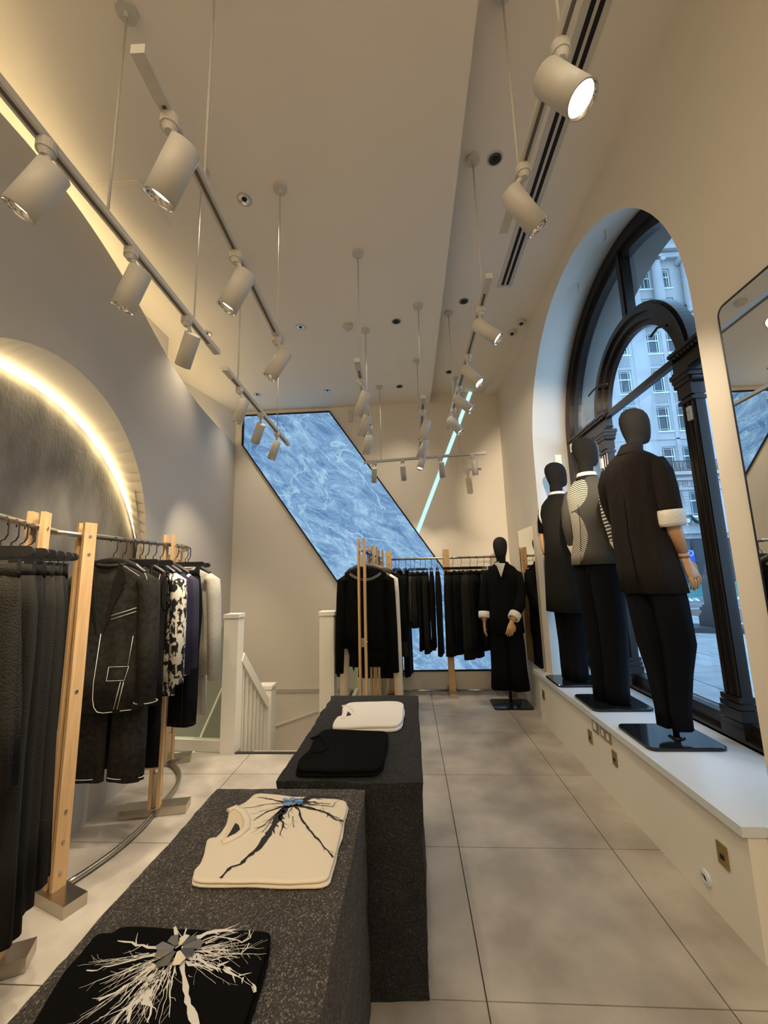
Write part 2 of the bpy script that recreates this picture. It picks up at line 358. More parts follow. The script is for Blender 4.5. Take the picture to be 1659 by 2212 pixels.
# ---- right wall with deep arched reveal
def arch_outline(cy, cz, r, zb, n=40):
    return [(cy-r, zb)]+[(cy+r*math.cos(PI-PI*i/n), cz+r*math.sin(PI-PI*i/n)) for i in range(n+1)]+[(cy+r, zb)]
AI = arch_outline(2.93, 2.67, 1.182, 0.43); AO = arch_outline(3.19, 2.87, 1.34, 0.43)
def wall_with_arch(mb, x, outline, y0, y1, zb, zt, zc):
    mb.add([(x, y0, zb), (x, outline[0][0], zb), (x, outline[0][0], zt), (x, y0, zt)], [(0, 1, 2, 3)])
    mb.add([(x, outline[-1][0], zb), (x, y1, zb), (x, y1, zt), (x, outline[-1][0], zt)], [(0, 1, 2, 3)])
    mb.add([(x, outline[0][0], zb), (x, outline[-1][0], zb), (x, outline[-1][0], zc), (x, outline[0][0], zc)], [(0, 1, 2, 3)])
    for a, b in zip(outline[1:-2], outline[2:-1]):
        mb.add([(x, a[0], a[1]), (x, b[0], b[1]), (x, b[0], zt), (x, a[0], zt)], [(0, 1, 2, 3)])
rw = MB(); wall_with_arch(rw, XR, AI, -2.5, YB+0.05, 0.0, 4.1, 0.43); wall_with_arch(rw, 1.93, AO, -3.0, 9.0, -0.5, 8.0, 0.43)
def loft_x(mb, A, xa, B, xb):
    n = len(A); vs = [(xa, y, z) for y, z in A]+[(xb, y, z) for y, z in B]
    mb.add(vs, [(i, i+1, n+i+1, n+i) for i in range(n-1)])
loft_x(rw, AI, XR, AO, 1.845); loft_x(rw, AO, 1.845, AO, 1.93)
o = struct('wall_right', rw, X['plaster'])
es = MB(); loft_x(es, AO, 1.935, AO, 2.31); wall_with_arch(es, 2.31, AO, 0.0, 7.0, -0.1, 7.0, 0.43)
es.box((2.1, 3.19, 0.2), (0.42, 2.7, 0.44)); struct('trim_4', es, X['extstone'], 'stone outer reveal of the arched window')
# ---- left wall with arch opening, curved top edge
TOP = [(-2.5, 3.0), (0.3, 3.42), (1.0, 3.60), (1.469, 3.655), (1.612, 3.695), (1.888, 3.722), (2.061, 3.714), (2.425, 3.68), (2.821, 3.578), (3.242, 3.45), (3.711, 3.37), (4.071, 3.34), (4.682, 3.345), (5.44, 3.37)]
def topz(y):
    for (a, za), (b, zb) in zip(TOP, TOP[1:]):
        if a <= y <= b: return za+(zb-za)*(y-a)/(b-a)
    return TOP[-1][1]
def smooth_topz(y): return sum(topz(min(5.44, max(-2.5, y+d)))*w for d, w in ((-.3, .1), (-.15, .2), (0, .4), (.15, .2), (.3, .1)))
ACY, ACZ, AR, AZB = 2.10, 1.745, 0.982, 0.55
ys = sorted(set([-2.5+0.1*i for i in range(80) if -2.5+0.1*i < 5.44]+[5.44]+[ACY+AR*math.cos(PI*i/60) for i in range(61)]))
lw_ = MB()
for a, b in zip(ys, ys[1:]):
    if b-a < 1e-5: continue
    ins = a >= ACY-AR-1e-6 and b <= ACY+AR+1e-6
    def az(y): return ACZ+math.sqrt(max(0, AR*AR-(y-ACY)**2))
    zb0 = -2.4 if a >= 3.59 else 0.0
    for off, th in ((0, 0), (0.07, 0.07)):
        if ins:
            lw_.add([(wl(a, off), a, az(a)), (wl(b, off), b, az(b)), (wl(b, off), b, smooth_topz(b)), (wl(a, off), a, smooth_topz(a))], [(0, 1, 2, 3)])
            lw_.add([(wl(a, off), a, 0), (wl(b, off), b, 0), (wl(b, off), b, AZB), (wl(a, off), a, AZB)], [(0, 1, 2, 3)])
        else:
            lw_.add([(wl(a, off), a, zb0), (wl(b, off), b, zb0), (wl(b, off), b, smooth_topz(b)), (wl(a, off), a, smooth_topz(a))], [(0, 1, 2, 3)])
    lw_.add([(wl(a), a, smooth_topz(a)), (wl(b), b, smooth_topz(b)), (wl(b, .07), b, smooth_topz(b)), (wl(a, .07), a, smooth_topz(a))], [(0, 1, 2, 3)])
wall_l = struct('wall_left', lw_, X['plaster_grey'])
# reveal between the opening and the deeper, wider stone panel
def resample(P, n):
    L = [0]
    for a, b in zip(P, P[1:]): L.append(L[-1]+math.dist(a, b))
    out = []
    for i in range(n+1):
        t = L[-1]*i/n; k = max(j for j in range(len(L)) if L[j] <= t+1e-9); k = min(k, len(P)-2)
        f = (t-L[k])/max(1e-9, L[k+1]-L[k]); out.append((P[k][0]+(P[k+1][0]-P[k][0])*f, P[k][1]+(P[k+1][1]-P[k][1])*f))
    return out
OP = [(ACY+AR, AZB)]+arc(ACY, ACZ, AR, 0, 180, 50)+[(ACY-AR, AZB)]
PA = arc(1.98, 1.15, 1.45, -24.4, 204.4, 70)
OPs = resample(OP, 70); PAs = resample(PA, 70)
OPs = []
for (py, pz) in PAs:      # match by direction from a common centre
    dy, dz = py-2.05, pz-1.3; best = min(resample(OP, 300), key=lambda q: abs(math.atan2(q[1]-1.3, q[0]-2.05)-math.atan2(dz, dy)))
    OPs.append(best)
rv = MB(); n = len(OPs)
rv.add([(wl(y), y, z) for y, z in OPs]+[(wl(y, .2), y, z) for y, z in PAs], [(i, i+1, n+i+1, n+i) for i in range(n-1)])
rv.add([(wl(PA[0][0]), PA[0][0], AZB), (wl(PA[-1][0]), PA[-1][0], AZB), (wl(PA[-1][0], .2), PA[-1][0], AZB), (wl(PA[0][0], .2), PA[0][0], AZB)], [(0, 1, 2, 3)])
struct('trim_5', rv, X['plaster'], 'cream reveal of the arched niche')
sp_ = MB(); PB = [(1.98+(y-1.98)*1.02, z) for y, z in PA]
sp_.add([(wl(y, .201), y, z) for y, z in PB]+[(wl(y, .23), y, z) for y, z in PB], [tuple(range(len(PB)))]+[tuple(range(2*len(PB)-1, len(PB)-1, -1))]+[(i, i+1, len(PB)+i+1, len(PB)+i) for i in range(len(PB)-1)])
o = sp_.build('stone_panel', X['stone'], wall_l); tag(o, 'grey veined stone panel set inside the lit arched niche')
ld = MB().tube([(wl(y, .172), y, z) for y, z in [(1.98+(a-1.98)*0.988, 1.15+(b-1.15)*0.988) for a, b in PA]], 0.008, 8)
o = ld.build('light_strip', X['led']); tag(o, 'glowing warm light strip curving round the stone panel', 'light')
# outer wall and ledge behind the curved left wall, lit from a hidden strip
ow = MB()
pts = [(-2.33, -2.5), (-2.33, 3.576), (-2.69, 3.576), (-2.69, 4.38), (-2.45, YB)]
for a, b in zip(pts, pts[1:]): ow.add([(a[0], a[1], 2.9), (b[0], b[1], 2.9), (b[0], b[1], ZC), (a[0], a[1], ZC)], [(0, 1, 2, 3)])
ow.add([(-1.2, -2.5, 2.95), (wl(3.5, .07), 3.576, 2.95), (-2.69, 3.576, 2.95), (-2.69, -2.5, 2.95)], [(0, 1, 2, 3)])
ow.add([(wl(3.576, .07), 3.576, 2.95), (wl(YB, .02), YB, 2.95), (-2.75, YB, 2.95), (-2.75, 3.576, 2.95)], [(0, 1, 2, 3)])
struct('wall_cove', ow, X['plaster'])
cv = MB().tube([(wl(y, .115), y, smooth_topz(y)-0.02) for y in [-1.5+0.1*i for i in range(69)]], 0.012, 6)
o = cv.build('light_strip', X['cove']); tag(o, 'warm strip hidden behind the curved top of the left wall', 'light')
# ---- plinth / window bench
pl = MB(); pl.box((1.60, 3.065, 0.213), (0.68, 2.53, 0.426)); plinth = pl.build('window_plinth', X['white'])
tag(plinth, 'long white display plinth under the arched window', 'plinth')
sl = MB(); poly = [(1.235, 1.79), (1.325, 1.79), (1.335, 1.75), (1.90, 1.86), (1.90, 4.525), (1.335, 4.115), (1.325, 4.42), (1.235, 4.42)]
sl.prism(poly, (0, 0, 0.428), (1, 0, 0), (0, 1, 0), (0, 0, 1), 0.037); sl.build('top_slab', X['sill'], plinth)
def plate(name, label, y, z, w, h, m, cat='socket', extra=None):
    t = thing(name, label, cat, (1.26, y, z)); 
    MB().box((1.2565, y, z), (0.007, w, h)).build('face_plate', m, t, world=True)
    if extra:
        for (ey, ez, ew, eh, em) in extra: MB().box((1.2525, y+ey, z+ez), (0.004, ew, eh)).build('insert', em, t, world=True)
    return t
def P126(u, v): return onx(u, v, 1.26)
q = P126(1563, 1847); plate('floor_box_plate', 'brass key switch plate near the front end of the plinth', q.y, q.z, 0.055, 0.085, X['brass'], 'switch', [(0, -0.008, 0.018, 0.018, X['dark'])])
q = P126(1329, 1638); plate('key_switch_plate', 'small brass key switch below the double socket', q.y, q.z, 0.055, 0.085, X['brass'], 'switch', [(0, -0.008, 0.018, 0.018, X['dark'])])
q = P126(1276, 1591); plate('key_switch_plate', 'small brass key switch below the white switch', q.y, q.z, 0.055, 0.085, X['brass'], 'switch', [(0, -0.008, 0.018, 0.018, X['dark'])])
q = P126(1175, 1501); plate('key_switch_plate', 'small brass key switch at the far end of the plinth', q.y, q.z, 0.055, 0.085, X['brass'], 'switch', [(0, -0.008, 0.018, 0.018, X['dark'])])
q = P126(1287, 1568); plate('wall_switch', 'single white fused switch in a nickel plate on the plinth', q.y, q.z, 0.086, 0.086, X['nickel'], 'switch', [(0, 0, 0.046, 0.046, X['white'])])
q = P126(1309, 1584); plate('double_socket', 'nickel double power socket under the plinth top', q.y, q.z, 0.146, 0.086, X['nickel'], 'socket', [(-0.036, -0.01, 0.03, 0.035, X['white']), (0.036, -0.01, 0.03, 0.035, X['white'])])
q = P126(1526, 1896); t = thing('cable_grommet', 'round white cable grommet low on the plinth front', 'grommet', q)
def ringx(mb, c, r0, r1, d, n=28):
    vs = []; fs = []
    for k in range(n):
        a = 2*PI*k/n
        for r, dx in ((r0, 0), (r0, d), (r1, d*0.6), (r1, 0)): vs.append((c[0]-dx, c[1]+r*math.cos(a), c[2]+r*math.sin(a)))
    for k in range(n):
        for j in range(4): fs.append((k*4+j, k*4+(j+1) % 4, ((k+1) % n)*4+(j+1) % 4, ((k+1) % n)*4+j))
    return mb.add(vs, fs)
ringx(MB(), q, 0.017, 0.032, 0.012).build('rim', X['sill'], t, world=True); MB().tube([(1.262, q.y, q.z), (1.2585, q.y, q.z)], 0.017, 20).build('hole', X['dark'], t, world=True)

# ---- arched window
XW = 1.88
win = thing('window_1', 'large arched window with dark bronze frame', 'window', (XW, 3.19, 0.465)); del win['category']; win['kind'] = 'structure'
def archband(mb, cy, cz, r0, r1, x0, x1, zb, n=48, legs=True):
    A = ([(cy-r0, zb)] if legs else [])+[(cy+r0*math.cos(PI-PI*i/n), cz+r0*math.sin(PI-PI*i/n)) for i in range(n+1)]+([(cy+r0, zb)] if legs else [])
    B = ([(cy-r1, zb)] if legs else [])+[(cy+r1*math.cos(PI-PI*i/n), cz+r1*math.sin(PI-PI*i/n)) for i in range(n+1)]+([(cy+r1, zb)] if legs else [])
    k = len(A); vs = [(x0, *p) for p in A]+[(x0, *p) for p in B]+[(x1, *p) for p in B]+[(x1, *p) for p in A]
    fs = []
    for i in range(k-1):
        for j in range(4): fs.append((j*k+i, j*k+i+1, ((j+1) % 4)*k+i+1, ((j+1) % 4)*k+i))
    fs += [(0, k, 2*k, 3*k), (k-1, 2*k-1, 3*k-1, 4*k-1)]
    return mb.add(vs, fs)
f = MB(); archband(f, 3.19, 2.87, 1.24, 1.335, 1.84, 1.93, 0.47); archband(f, 3.19, 2.87, 1.17, 1.25, 1.875, 1.95, 0.47)
f.build('outer_frame', X['bronze'], win, world=True)
f = MB(); archband(f, 3.17, 2.87, 0.53, 0.655, 1.86, 1.94, 2.8, legs=False); archband(f, 3.17, 2.87, 0.585, 0.635, 1.835, 1.9, 2.8, legs=False); archband(f, 3.17, 2.87, 0.485, 0.535, 1.89, 1.93, 2.8, legs=False)
f.build('inner_arch', X['bronze'], win, world=True)
f = MB(); f.box((1.90, 3.165, 3.83), (0.07, 0.085, 0.72)); f.box((1.885, 3.165, 3.83), (0.06, 0.045, 0.72)); f.build('mullion', X['bronze'], win, world=True)
f = MB(); f.box((1.89, 3.17, 2.865), (0.05, 1.1, 0.045)); f.box((1.875, 3.17, 2.845), (0.03, 1.1, 0.02)); f.build('transom_bar', X['bronze'], win, world=True)
for (ya, yb_) in ((3.66, 4.50), (1.88, 2.70)):
    f = MB(); yc, L = (ya+yb_)/2, yb_-ya
    f.box((1.88, yc, 2.885), (0.10, L, 0.022)); f.box((1.885, yc, 2.865), (0.085, L, 0.02)); f.box((1.89, yc, 2.805), (0.06, L, 0.10)); f.box((1.885, yc, 2.755), (0.075, L, 0.016))
    for k in range(int(L/0.035)): f.box((1.842, ya+0.02+k*0.035, 2.85), (0.018, 0.018, 0.018))
    f.build('entablature', X['bronze'], win, world=True)
for yc in (3.745, 2.60):
    c_ = MB(); c_.box((1.89, yc, 1.65), (0.06, 0.125, 2.1)); 
    for s in (-0.042, 0, 0.042): c_.tube([(1.858, yc+s, 0.72), (1.858, yc+s, 2.52)], 0.013, 8)
    # base mouldings
    for z0, hh, e in ((0.50, 0.10, 0.055), (0.565, 0.03, 0.05), (0.60, 0.03, 0.04), (0.63, 0.03, 0.045), (0.665, 0.03, 0.03), (0.70, 0.03, 0.018)):
        c_.box((1.885, yc, z0), (0.085+e*0.6, 0.125+e*0.9, hh))
    # capital
    for z0, hh, e in ((2.53, 0.025, 0.02), (2.60, 0.09, 0.012), (2.66, 0.03, 0.04), (2.69, 0.03, 0.06), (2.72, 0.03, 0.08)):
        c_.box((1.885, yc, z0), (0.08+e*0.6, 0.12+e*0.8, hh))
    for s in (-0.068, 0.068): c_.tube([(1.84, yc+s, 2.655), (1.93, yc+s, 2.655)], 0.022, 12)
    c_.build('column', X['bronze'], win, world=True)
f = MB(); f.box((1.875, 3.19, 0.482), (0.10, 2.6, 0.03)); f.box((1.90, 3.19, 0.535), (0.06, 2.6, 0.09)); f.box((1.845, 3.19, 0.472), (0.04, 2.6, 0.014)); f.build('bottom_rail', X['bronze'], win, world=True)
def pane(poly): 
    MB().prism(poly, (1.915, 0, 0), (0, 1, 0), (0, 0, 1), (1, 0, 0), 0.006).build('pane', X['glass'], win, world=True)
pane([(2.69, 0.55), (3.66, 0.55), (3.66, 2.85), (2.69, 2.85)]); pane([(3.83, 0.55), (4.36, 0.55), (4.36, 2.75), (3.83, 2.75)]); pane([(2.02, 0.55), (2.52, 0.55), (2.52, 2.75), (2.02, 2.75)])
pane([(3.67, 2.88)]+arc(3.17, 2.87, 0.50, 0, 180, 24)+[(2.67, 2.88)])
for s in (1, -1):
    A = [(3.19+s*1.18*math.cos(a), 2.87+1.18*math.sin(a)) for a in [PI/2*i/16 for i in range(17)]]
    B = [(3.17+s*0.65*math.cos(a), 2.87+0.65*math.sin(a)) for a in [PI/2*i/16 for i in range(17)]]
    mb = MB(); vs = [(1.915, *p) for p in A]+[(1.915, *p) for p in B]+[(1.921, *p) for p in A]+[(1.921, *p) for p in B]; k = 17
    fs = [(i, i+1, k+i+1, k+i) for i in range(16)]+[(2*k+i, 2*k+i+1, 3*k+i+1, 3*k+i) for i in range(16)]
    mb.add(vs, fs).build('pane', X['glass'], win, world=True)
# curved stays, ring and alarm contacts on the frame
def wire(name, pts, r, m, parent=None, label=None, cat=None, group=None):
    o = MB().tube(pts, r, 8).build(name, m, parent, world=parent is not None)
    if label: tag(o, label, cat, group)
    return o
a0, a1, a2 = onx(1312, 829, 1.84), onx(1290, 835, 1.80), onx(1271, 856, 1.76)
wire('curved_stay', [a0, a0*0.5+a1*0.5+Vector((0, 0, .004)), a1, a1*0.5+a2*0.5+Vector((0, 0, .006)), a2], 0.008, X['bronze'], win)
a0, a1, a2 = onx(1440, 703, 1.84), onx(1420, 708, 1.82), onx(1405, 728, 1.80)
wire('curved_stay', [a0, a1, a2], 0.009, X['bronze'], win)
q = onx(1356, 729, 1.85); wire('frame_ring', [q+Vector((0, 0.014*math.cos(a), 0.014*math.sin(a))) for a in [2*PI*i/16 for i in range(17)]], 0.004, X['bronze'], win)
for (u, v, xx, lab) in ((1491, 893, 1.842, 'white alarm contact on the bronze column beside the largest mannequin head'), (1300, 1002, 1.795, 'white alarm contact on the bronze column behind the middle mannequin'), (1235, 968, 1.83, 'white alarm contact at the far jamb beside a mannequin head')):
    q = onx(u, v, xx); t = thing('alarm_contact', lab, 'sensor', q); MB().box(q, (0.02, 0.035, 0.09)).build('housing', X['white'], t, world=True); MB().box(q+Vector((-0.012, 0, 0.012)), (0.006, 0.012, 0.012)).build('led_window', X['lampwhite'], t, world=True)
# hooks in the reveal soffit
for (u, v) in ((1311, 497), (1246, 608)):
    best = min(((a, b) for a in range(1, 41) for b in [i/10 for i in range(11)]), key=lambda ab: (lambda p: (ray(u, v).normalized().cross((Vector(p)-CC))).length)((XR+ab[1]*0.55, AI[ab[0]][0]*(1-ab[1])+AO[ab[0]][0]*ab[1], AI[ab[0]][1]*(1-ab[1])+AO[ab[0]][1]*ab[1])))
    a, b = best; p = Vector((XR+b*0.55, AI[a][0]*(1-b)+AO[a][0]*b, AI[a][1]*(1-b)+AO[a][1]*b))
    wire('ceiling_hook', [p+Vector((0, 0, 0.01)), p+Vector((0, 0, -0.05)), p+Vector((0, 0.008, -0.066)), p+Vector((0, 0.02, -0.064)), p+Vector((0, 0.026, -0.05))], 0.0035, X['steel'], None,
         'small metal J hook in the arch soffit '+('nearest the top of the arch' if v == 497 else 'lower down the arch'), 'hook')
# small wall plate in the far jamb, socket by the ceiling
q = onx(1206, 993, 1.55); t = thing('jamb_plate', 'small rectangular plate on the far jamb above a mannequin', 'plate', q); MB().box(q, (0.06, 0.006, 0.10)).build('face_plate', X['white'], t, world=True)
q = onx(1204, 536, 1.325); t = thing('ceiling_socket', 'white double socket plate high on the wall by the ceiling', 'socket', q); MB().box(q, (0.008, 0.11, 0.07)).build('face_plate', X['white'], t, world=True)
for s in (-.025, .025): MB().box(q+Vector((-0.005, s, 0)), (0.003, 0.018, 0.022)).build('insert', X['trackdark'], t, world=True)

# ---- glowing marble panel on the back wall
YP = YB-0.012
PQ = [(-2.33, 3.80), (-1.065, 3.80), (1.31, 0.236), (-0.17, 0.236), (-2.33, 3.355)]
t = thing('light_box_panel', 'backlit blue marble panel slanting across the back wall', 'wall panel', (-0.5, YB, 0.236))
MB().prism(PQ, (0, YP, 0), (1, 0, 0), (0, 0, 1), (0, 1, 0), 0.012).build('marble_face', X['marble'], t, world=True)
fr = MB()
for a, b in zip(PQ, PQ[1:]+PQ[:1]): fr.bar((a[0], YP-0.004, a[1]), (b[0], YP-0.004, b[1]), 0.03, 0.018, (0, 0, 1) if abs(a[0]-b[0]) > 0.01 else (0, 1, 0))
fr.build('black_frame', X['dark'], t, world=True)
t = MB().bar((0.137-0.01, YB-0.004, 2.01), (0.965, YB-0.004, 4.0), 0.008, 0.05, (0, 1, 0)); t = MB()
d = Vector((0.83, 0, 1.99)).normalized(); nx = Vector((d.z, 0, -d.x))*0.026
vs = [Vector((0.125, YB-0.006, 2.01))-nx, Vector((0.125, YB-0.006, 2.01))+nx, Vector((0.957, YB-0.006, 3.998))+nx, Vector((0.957, YB-0.006, 3.998))-nx]
t.add(vs+[v+Vector((0, 0.006, 0)) for v in vs], [(0, 1, 2, 3), (4, 5, 6, 7), (0, 1, 5, 4), (1, 2, 6, 5), (2, 3, 7, 6), (3, 0, 4, 7)])
o = t.build('light_line', X['cyan']); tag(o, 'slanting pale cyan light line on the back wall', 'light')

# ---- mirrors
t = thing('wall_mirror', 'tall mirror with thin black frame on the near right wall', 'mirror', (XR, 1.1, 0.3))
def rrect(y0, y1, z0, z1, r, n=6):
    P = []
    for cy, cz, a in ((y1-r, z1-r, 0), (y0+r, z1-r, 90), (y0+r, z0+r, 180), (y1-r, z0+r, 270)): P += arc(cy, cz, r, a, a+90, n)
    return P
MB().prism(rrect(0.72, 1.60, 0.35, 2.505, 0.04), (XR-0.022, 0, 0), (0, 1, 0), (0, 0, 1), (1, 0, 0), 0.022).build('frame', X['black'], t, world=True)
MB().prism(rrect(0.732, 1.588, 0.362, 2.493, 0.03), (XR-0.024, 0, 0), (0, 1, 0), (0, 0, 1), (1, 0, 0), 0.002).build('mirror_glass', X['mirror'], t, world=True)
t = thing('wall_mirror', 'frameless tall mirror on the right wall behind the far mannequin', 'mirror', (XR, 4.56, 0.47))
MB().prism([(4.29, 0.47), (4.86, 0.47), (4.86, 1.94), (4.29, 1.94)], (XR-0.02, 0, 0), (0, 1, 0), (0, 0, 1), (1, 0, 0), 0.018).build('frame', X['steel'], t, world=True)
MB().prism([(4.295, 0.475), (4.855, 0.475), (4.855, 1.935), (4.295, 1.935)], (XR-0.022, 0, 0), (0, 1, 0), (0, 0, 1), (1, 0, 0), 0.002).build('mirror_glass', X['mirror'], t, world=True)

# ---- stairwell
sw = MB(); sw.box((-0.78, 4.52, -1.1), (0.04, 1.86, 2.2)); sw.box((-1.65, 3.605, -1.1), (1.75, 0.03, 2.19)); sw.box((-1.65, 4.5, -2.25), (1.8, 1.9, 0.1))
struct('wall_stair', sw, X['plaster'])
st = MB()
for k in range(5): st.box((-1.13, 3.74+0.25*k, -0.09-0.18*k-0.6), (0.66, 0.25, 1.2))
for k in range(4): st.box((-1.70-0.22*k, 5.15, -1.08-0.18*k-0.5), (0.22, 0.56, 1.0))
st.box((-1.13, 5.19, -1.0-0.5), (0.9, 0.48, 1.0))
o = st.build('staircase', X['tile']); tag(o, 'stone steps going down in the stairwell behind the newel posts', 'staircase')
MB().box((-1.16, 3.585, 0.003), (0.72, 0.035, 0.008)).build('stair_nosing', X['black'], o)
sk = MB(); sk.box((-1.6, YB-0.004, 0.0), (1.66, 0.008, 0.05)); struct('trim_6', sk, X['plaster_grey'])
p0, p1 = ony(585, 1571, YB-0.02), ony(690, 1534, YB-0.02); sk = MB(); sk.bar(p0+(p0-p1)*0.5, p1+(p1-p0)*0.15, 0.012, 0.022); struct('trim_7', sk, X['white'])
p0, p1 = Vector((wl(3.75, -.01), 3.75, -0.55)), Vector((wl(5.3, -.01), 5.3, 0.15)); sk = MB(); sk.bar(p0, p1, 0.015, 0.03); struct('trim_8', sk, X['white'])
def newel(x, y, zt, zb, lab, w=0.128):
    t = thing('newel_post', lab, 'newel post', (x, y, zb))
    MB().box((x, y, (zt-0.05+zb)/2), (w, w, zt-0.05-zb)).build('post', X['white'], t, world=True)
    m_ = MB(); m_.box((x, y, zt-0.043), (w-0.012, w-0.012, 0.012)); m_.box((x, y, zt-0.02), (w+0.012, w+0.012, 0.034)); m_.build('cap', X['white'], t, world=True)
    return t
newel(-1.585, 3.63, 1.15, 0.0, 'white square newel post left of the stair opening')
newel(-0.735, 3.64, 1.155, 0.0, 'white square newel post right of the stair opening')
newel(-1.565, 4.46, 0.335, -1.3, 'lower white newel post at the foot of the stair rail', 0.15)
t = thing('stair_railing', 'white sloping handrail with square balusters going downstairs', 'railing', (-1.56, 3.7, 0))
ra, rb = Vector((-1.545, 3.69, 0.76)), Vector((-1.545, 4.385, 0.15))
MB().bar(ra, rb, 0.06, 0.085).build('handrail', X['white'], t, world=True)
for k in range(7):
    p = ra+(rb-ra)*((k+0.6)/7); MB().box((p.x, p.y, p.z-0.5), (0.026, 0.026, 1.0)).build('baluster', X['white'], t, world=True)
b0, b1 = Vector((-2.17, 3.68, 0)), Vector((-1.65, 3.63, 0))
t = thing('glass_balustrade', 'glass balustrade left of the stairs, on a white kerb', 'balustrade', b0)
MB().bar(b0+Vector((0, 0, .045)), b1+Vector((0, 0, .045)), 0.06, 0.09).build('kerb', X['white'], t, world=True)
MB().bar(b0+Vector((0, 0, .56)), b1+Vector((0, 0, .56)), 0.012, 0.94).build('glass_pane', X['glass_g'], t, world=True)
MB().box((-1.66, 3.66, 0.985), (0.03, 0.05, 0.06)).build('handrail_bracket', X['oak'], t, world=True)
t = thing('glass_balustrade', 'glass balustrade right of the stairs behind the first rail of black tops', 'balustrade', (-0.72, 4.5, 0))
MB().box((-0.72, 4.56, 0.55), (0.012, 1.7, 1.02)).build('glass_pane', X['glass_g'], t, world=True)
MB().box((-0.715, 3.72, 0.56), (0.02, 0.012, 1.08)).build('edge_seal', X['black'], t, world=True)
MB().box((-0.72, 4.56, 0.02), (0.04, 1.7, 0.04)).build('kerb', X['white'], t, world=True)

# ---- ceiling fittings
def disc(mb, c, r, z0, z1, n=28):
    vs = [(c[0]+r*math.cos(2*PI*k/n), c[1]+r*math.sin(2*PI*k/n), z) for z in (z0, z1) for k in range(n)]
    return mb.add(vs, [tuple(range(n-1, -1, -1)), tuple(range(n, 2*n))]+[(k, (k+1) % n, n+(k+1) % n, n+k) for k in range(n)])
def zring(mb, c, r0, r1, z0, z1, n=32):
    vs = []
    for k in range(n):
        a = 2*PI*k/n
        for r, z in ((r0, z1), (r0, z0), (r1, z0), (r1, z1)): vs.append((c[0]+r*math.cos(a), c[1]+r*math.sin(a), z))
    return mb.add(vs, [(k*4+j, k*4+(j+1) % 4, ((k+1) % n)*4+(j+1) % 4, ((k+1) % n)*4+j) for k in range(n) for j in range(4)])
DL = [(-0.976, 2.18, ZC, 'in the main ceiling, front row'), (-0.976, 3.53, ZC, 'in the main ceiling, second row, middle'), (-0.042, 3.53, ZC, 'in the main ceiling, second row, right'), (-1.92, 3.54, ZC, 'in the main ceiling beside the end of the long left track'),
      (-1.93, 4.90, ZC, 'in the main ceiling, back row, left'), (-0.99, 4.90, ZC, 'in the main ceiling, back row, middle'), (-0.043, 4.88, ZC, 'in the main ceiling, back row, right'),
      (0.621, 2.168, ZR, 'in the raised right ceiling, nearest'), (0.604, 3.486, ZR, 'in the raised right ceiling, middle'), (0.595, 4.828, ZR, 'in the raised right ceiling, farthest')]
for x, y, z, w_ in DL:
    t = thing('downlight', 'round recessed downlight '+w_, 'downlight', (x, y, z), group='recessed downlights')
    zring(MB(), (x, y), 0.038, 0.048, z-0.005, z, 28).build('trim_ring', X['lampwhite'], t, True, world=True)
    k = MB(); n = 24; vs = [(x+r*math.cos(2*PI*i/n), y+r*math.sin(2*PI*i/n), zz) for r, zz in ((0.0385, z-0.006), (0.026, z-0.003), (0.014, z-0.0008)) for i in range(n)]
    k.add(vs, [(j*n+i, j*n+(i+1) % n, (j+1)*n+(i+1) % n, (j+1)*n+i) for j in range(2) for i in range(n)]+[tuple(2*n+i for i in range(n))])
    k.build('reflector', X['chrome'] if x < -0.5 else X['black'], t, True, world=True)
    disc(MB(), (x, y), 0.016, z-0.0032, z-0.0012, 20).build('baffle', X['dark'], t, world=True)
    if x < 0.3:
        ld = bpy.data.lights.new('lamp', 'SPOT'); ld.energy = 40; ld.color = WARM; ld.spot_size = math.radians(100); ld.spot_blend = 0.9; ld.shadow_soft_size = 0.04
        lo = bpy.data.objects.new('lamp', ld); COL.objects.link(lo); lo.parent = t; lo.location = (0, 0, -0.02)
def detector(x, y, z, lab, name='smoke_detector', dome=False):
    t = thing(name, lab, 'sensor', (x, y, z))
    disc(MB(), (x, y), 0.05, z-0.014, z).build('base', X['lampwhite'], t, world=True)
    k = MB(); n = 24
    rr = [(0.045, -0.014), (0.043, -0.03), (0.03, -0.042), (0.012, -0.046)] if not dome else [(0.05, -0.012), (0.043, -0.03), (0.026, -0.04)]
    vs = [(x+r*math.cos(2*PI*i/n), y+r*math.sin(2*PI*i/n), z+h) for r, h in rr for i in range(n)]
    k.add(vs, [(j*n+i, j*n+(i+1) % n, (j+1)*n+(i+1) % n, (j+1)*n+i) for j in range(len(rr)-1) for i in range(n)]+[tuple((len(rr)-1)*n+i for i in range(n))])
    k.build('body', X['lampwhite'], t, True, world=True)
    if dome:
        k = MB(); vs = [(x-0.01+0.02*math.cos(a)*math.cos(b), y-0.02+0.02*math.sin(a)*math.cos(b), z-0.036-0.02*math.sin(b)) for b in [PI/2*i/5 for i in range(6)] for a in [2*PI*j/16 for j in range(16)]]
        k.add(vs, [(j*16+i, j*16+(i+1) % 16, (j+1)*16+(i+1) % 16, (j+1)*16+i) for j in range(5) for i in range(16)]); k.build('lens_dome', X['black'], t, True, world=True)
detector(-0.516, 3.552, ZC, 'white smoke detector on the ceiling left of the centre pendants')
detector(1.24, 3.86, ZR, 'white dome camera nearer the window arch on the right ceiling', 'dome_camera', True)
detector(1.19, 4.03, ZR, 'white dome camera farther along the right ceiling', 'dome_camera', True)
q = ony(757, 900, YB-0.02); t = thing('beam_sensor', 'small upright white sensor on the back wall right of the marble panel', 'sensor', q)
